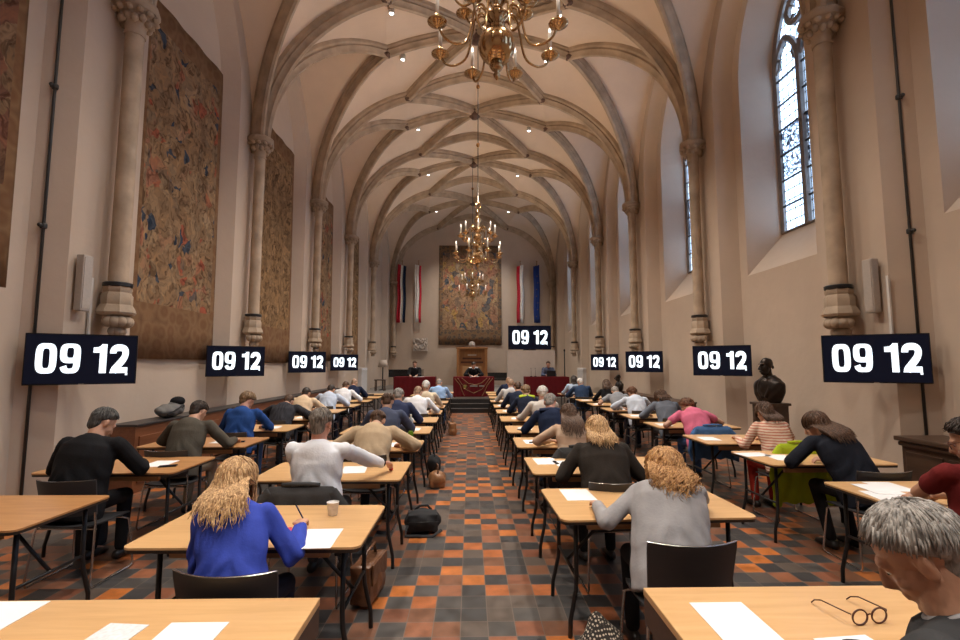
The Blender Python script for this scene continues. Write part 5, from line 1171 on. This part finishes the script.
# piano, lamp, relief, bench, stand
r = thing('grand_piano', (-3.2, 24.6, DAISZ), 0, 'black piano behind the left red table', 'piano'); b = MB(); b.prism([(-1.3, -.75), (1.0, -.75), (1.0, .75), (.3, .75), (-.3, .45), (-1.0, .35), (-1.35, 0)], .62, .98); r.scale = (.70, .8, .95); build(b, 'case', M['pblack'], r); b = MB(); b.prism([(-1.32, -.77), (1.02, -.77), (1.02, .77), (.3, .77), (-.3, .47), (-1.0, .37), (-1.37, 0)], .98, 1.01); build(b, 'lid', M['pblack'], r)
for xx, yy in ((-1.0, -.3), (.8, -.6), (.8, .6)): b = MB(); b.lathe([(.03, 0), (.035, .05), (.045, .5), (.06, .63)], (xx, yy, 0), 12); build(b, 'leg', M['pblack'], r, smooth=True)
r = thing('floor_lamp', (-4.25, 23.2, DAISZ), 0, 'floor lamp with cream shade beside the black piano', 'lamp'); b = MB(); b.lathe([(.18, 0), (.18, .02), (.03, .05)], n=18); build(b, 'base', M['black_steel'], r, smooth=True); b = MB(); b.tube([(0, 0, .03), (0, 0, 1.1)], .03, n=10); build(b, 'pole', M['black_steel'], r, smooth=True); b = MB(); b.lathe([(.24, 1.08), (.17, 1.42), (.16, 1.42), (.23, 1.08)], n=20); build(b, 'lamp_shade', M['shade'], r, smooth=True)
r = thing('side_table', (-4.25, 22.6, DAISZ), 0, 'small dark table in front of the cream shaded lamp', 'table'); b = MB(); b.box((0, 0, .5), (.5, .4, .04)); build(b, 'tabletop', M['darkwood'], r)
for s in (-1, 1): 
    for t in (-1, 1): b = MB(); b.box((s*.2, t*.15, .24), (.04, .04, .48)); build(b, 'leg', M['darkwood'], r)
b = MB(); b.box((0, 0, .38), (.86, .14, .76), None)
rng = random.Random(5)
for k in range(26): b.ell((rng.uniform(-.34, .34), -.08, rng.uniform(.08, .68)), (rng.uniform(.04, .1), .05, rng.uniform(.05, .12)), None, 8, 6)
tag(build(b, 'stone_relief', M['relief'], None, loc=(-3.05, 28.715, 2.47)), 'carved pale stone relief on the end wall, left of the wooden back', 'relief')
r = thing('dais_bench', (2.3, 26.6, DAISZ), 0, 'long black bench behind the right red table', 'bench'); b = MB(); b.box((0, 0, .40), (2.9, .5, .12)); build(b, 'seat', M['step'], r); b = MB(); b.box((0, .24, .58), (2.9, .06, .36)); build(b, 'backrest', M['step'], r)
for xx in (-1.3, 0, 1.3): b = MB(); b.box((xx, 0, .17), (.08, .4, .34)); build(b, 'leg', M['step'], r)
r = thing('microphone_stand', (3.72, 19.7, DAISZ), 0, 'tall thin dark pole stand right of the large clock screen', 'stand'); b = MB(); b.lathe([(.14, 0), (.14, .02), (.02, .04)], n=16); build(b, 'base', M['tv'], r, smooth=True); b = MB(); b.tube([(0, 0, .02), (0, 0, 1.75)], .022, n=8); build(b, 'pole', M['tv'], r, smooth=True); b = MB(); b.ell((0, 0, 1.78), (.035, .035, .06)); build(b, 'pole_head', M['tv'], r, smooth=True)
for i, (xx, yy) in enumerate(((-4.62, 20.6), (4.62, 20.6))):
    r = thing('radiator', (xx, yy, DAISZ), 0, 'white column radiator on the %s wall beside the dais' % ('left' if i == 0 else 'right'), 'radiator'); 
    b = MB(); b.box((0, 0, .10), (.14, 1.1, .05)); b.box((0, 0, 1.0), (.14, 1.1, .05)); build(b, 'header', M['radiator'], r)
    for k in range(9): b = MB(); b.box((0, -.48+.12*k, .54), (.16, .06, 1.06)); build(b, 'column', M['radiator'], r, bevel=.02)
# flags
def flag(x, bands, label, stars=False, lean=.02):
    r = thing('wall_flag', (x, 28.62, 0), 0, label, 'flag', 'flags hanging on the end wall')
    b = MB(); b.tube([(0, .16, 6.6), (lean, -.10, 7.75)], .018, n=8); build(b, 'flag_pole', M['brass_d'], r, smooth=True)
    b = MB(); b.ell((lean, -.11, 7.80), (.035, .035, .05)); build(b, 'finial', M['brass'], r, smooth=True)
    n = len(bands)
    for k, (mk, w_) in enumerate(bands):
        tot = sum(q for _, q in bands); x0 = -tot/2+sum(q for _, q in bands[:k]); b = MB(); vs = []
        for i in range(9):
            for j in range(13):
                u = i/8; z = 7.55-3.42*j/12; vs.append((x0+w_*u+.02*math.sin(j*.8+x), -.12+.05*math.sin((x0+w_*u)*38+j*.15)+.06*j/12, z-.25*(1 if x < 0 else -1)*(x0+w_*u) if j == 0 else z))
        b.add(vs, [(i*13+j, i*13+j+1, (i+1)*13+j+1, (i+1)*13+j) for i in range(8) for j in range(12)])
        o = build(b, 'flag_band', mk, r, smooth=True); md = o.modifiers.new('s', 'SOLIDIFY'); md.thickness = .012
    if stars:
        for k in range(7):
            a = k*.9; s_ = MB(); c = V((.05*math.sin(a*2), -.20, 6.9-.4*k)); pts = [(c.x+.045*(1 if q % 2 == 0 else .42)*math.sin(q*PI/5), c.z+.045*(1 if q % 2 == 0 else .42)*math.cos(q*PI/5)) for q in range(10)]
            s_.add([(p, c.y, q) for p, q in pts], [tuple(range(10))]); build(s_, 'star', M['gold'], r)
FR, FW, FB = fabric('flag_red', (.50, .03, .05)), fabric('flag_white', (.78, .76, .74)), fabric('flag_blue', (.03, .06, .25)); FN = fabric('flag_navy', (.02, .035, .08))
flag(-4.18, [(FR, .20), (FW, .14), (FN, .16)], 'red, white and dark blue flag, leftmost on the end wall'); flag(-3.2, [(FW, .24), (FR, .13)], 'white and red flag left of the big end wall tapestry'); flag(2.86, [(FR, .19), (FW, .2)], 'red and white flag right of the big end wall tapestry'); flag(3.85, [(FB, .36)], 'blue flag with small gold stars, rightmost on the end wall', True)
# ------------------------------------------------------------------ chandeliers
def chandelier(x, y, zb, ztop, label):
    r = thing('brass_chandelier', (x, y, zb), 0, label, 'chandelier', 'brass chandeliers')
    b = MB(); b.lathe([(.005, -.34), (.02, -.32), (.035, -.29), (.018, -.26), (.05, -.235), (.07, -.20), (.03, -.185), (.06, -.172)], n=20); build(b, 'finial_drop', M['brass'], r, smooth=True)
    b = MB(); b.ell((0, 0, 0), (.178, .178, .178), None, 28, 18); build(b, 'globe', M['brass'], r, smooth=True)
    b = MB(); b.lathe([(.06, .16), (.09, .19), (.05, .22), (.11, .27), (.12, .31), (.06, .35), (.045, .42), (.10, .47), (.125, .53), (.09, .60), (.05, .64), (.11, .70), (.12, .74), (.06, .79), (.04, .88), (.09, .95), (.10, 1.0), (.05, 1.06), (.03, 1.12), (.06, 1.17), (.065, 1.21), (.03, 1.26), (.02, 1.30)], n=24); build(b, 'baluster', M['brass'], r, smooth=True)
    b = MB(); b.tube([(.07*math.cos(k*PI/8), 0, 1.37+.07*math.sin(k*PI/8)) for k in range(16)], .012, n=8, closed=True); build(b, 'hanging_ring', M['brass_d'], r, smooth=True)
    b = MB(); b.tube([(0, 0, 1.43), (0, 0, ztop-zb)], .011, n=8); build(b, 'suspension_rod', M['black_steel'], r, smooth=True)
    for zz in (3.0, 4.6) if ztop-zb > 4.8 else (2.4,):
        b = MB(); b.ell((0, 0, zz), (.05, .05, .06), None, 12, 8); build(b, 'rod_ball', M['brass_d'], r, smooth=True)
    for tier, (n, R, z0, zs, ph) in enumerate(((8, .60, .30, .06, PI/8), (8, .44, .72, .56, 0))):
        am = MB(); am.tube(crom([(.09, 0, z0), (.15, 0, z0+.08), (.22, 0, z0+.04), (.25, 0, z0-.09), (.31*R/.6, 0, zs-.09), (.43*R/.6, 0, zs-.15), (R-.06, 0, zs-.11), (R, 0, zs)]), .0115, n=8); am.tube([(.16+.045*math.cos(k*.55), 0, z0+.0+.045*math.sin(k*.55)) for k in range(10)], .008, n=6)
        dp = MB(); dp.lathe([(.012, -.05), (.03, -.035), (.05, -.02), (.088, .0), (.092, .012), (.06, .012), (.03, .016), (.026, .03), (.032, .055), (.024, .062), (.024, .08)], n=18)
        cd = MB(); cd.lathe([(.017, .075), (.017, .245), (.012, .25)], n=12); bl = MB(); bl.lathe([(.010, .25), (.014, .268), (.010, .29), (.002, .315)], n=10)
        ms = [(nm, q.mesh(nm, True), mk) for nm, q, mk in (('arm', am, 'brass'), ('drip_pan', dp, 'brass'), ('candle', cd, 'candle'), ('bulb', bl, 'bulb'))]
        for nm, me, mk in ms: me.materials.append(M[mk])
        for k in range(n):
            a = ph+2*PI*k/n; ar = link('arm', ms[0][1], None, r, None, a)
            p = link('drip_pan', ms[1][1], None, ar, (R, 0, zs)); link('candle', ms[2][1], None, ar, (R, 0, zs)); link('bulb', ms[3][1], None, ar, (R, 0, zs))
    l = bpy.data.lights.new('added_vault_uplight', 'SPOT'); l.energy = CHE; l.color = (1, .80, .60); l.shadow_soft_size = .12; l.spot_size = math.radians(168); l.spot_blend = .6; o = bpy.data.objects.new('added_vault_uplight', l); COL.objects.link(o); o.location = (x+.12, y, zb+1.36); o.rotation_euler = (PI, 0, 0)  # added upward spot, stands in for the bulbs' light on the vault
CHE = 230
chandelier(.13, 4.4, 4.74, 10.6, 'large brass chandelier at the top of the photo, nearest the camera'); chandelier(.08, 12.25, 4.42, 10.6, 'brass chandelier on a long rod in the middle of the hall'); chandelier(-.02, 20.3, 4.62, 10.6, 'farthest brass chandelier, hanging in front of the end wall tapestry')
# ------------------------------------------------------------------ camera
cam = bpy.data.cameras.new('camera'); co = bpy.data.objects.new('camera', cam); COL.objects.link(co)
cam.sensor_width = 36; cam.lens = 485/960*36; cam.clip_start = .05
pit, yw = math.atan(44/485), math.atan(10/485)
co.location = (-.12, 0, 1.70); co.rotation_euler = (PI/2+pit, 0, -yw)
SC.camera = co
# ------------------------------------------------------------------ light
w = bpy.data.worlds.new('sky'); SC.world = w; w.use_nodes = True; bg = w.node_tree.nodes['Background']; bg.inputs[0].default_value = (.56, .76, 1, 1); bg.inputs[1].default_value = 11.0
SPE = {0: 900, 1: 950, 8: 300}
def spot(p, e, col, ang, blend, size, name):
    l = bpy.data.lights.new(name, 'SPOT'); l.energy = e; l.color = col; l.spot_size = math.radians(ang); l.spot_blend = blend; l.shadow_soft_size = size
    o = bpy.data.objects.new(name, l); COL.objects.link(o); o.location = p; return o
ORD = {4: 'second of its row from the top', 5: 'third of its row from the top', 6: 'fourth of its row from the top', 7: 'farthest down the hall'}
LAMPS = [(bi, (y0+y1)/2+.45, ORD.get(bi)) for bi, (y0, y1) in enumerate(zip(YS[:-1], YS[1:]))]+[(8, 10.85, 'topmost of its row')]
for bi, yl, od in LAMPS:
    for s in (-1, 1):
        p = V((s*2.0, yl, 10.13 if bi < 8 else 10.0))
        if od:
            r = thing('ceiling_spotlight', p, 0, 'small bright ceiling spot, %s side of vault, %s' % ('left' if s < 0 else 'right', od), 'spotlight', 'ceiling spots in the vault')
            b = MB(); b.lathe([(.07, .12), (.07, -.02), (.055, -.025), (.05, .0)], n=16); build(b, 'spot_housing', M['white'], r, smooth=True)
            b = MB(); b.lathe([(.048, -.012), (.045, -.018)], n=16); build(b, 'spot_lens', M['lampglow'], r)
        spot(p+V((0, 0, -.06)), SPE.get(bi, 760), (1, .91, .80), (84 if bi < 2 else 104), .9, .08, 'ceiling_spot_lamp').rotation_euler = (0, s*.20, 0)
for yc, gi in WIN:
    l = bpy.data.lights.new('window_portal', 'AREA'); l.shape = 'RECTANGLE'; l.size = 1.5; l.size_y = 5; l.cycles.is_portal = True
    o = bpy.data.objects.new('window_portal', l); COL.objects.link(o); o.location = (XG+DX[1]+.06, yc, 6.6); o.rotation_euler = (0, PI/2, 0)
vs = SC.view_settings; SC.display_settings.display_device = 'sRGB'; vs.view_transform = 'Standard'; vs.look = 'None'; vs.exposure = .22; vs.gamma = 1; vs.use_curve_mapping = False
SC.cycles.use_denoising = True
SC.cycles.max_bounces = 6; SC.cycles.diffuse_bounces = 4; SC.cycles.sample_clamp_indirect = 6
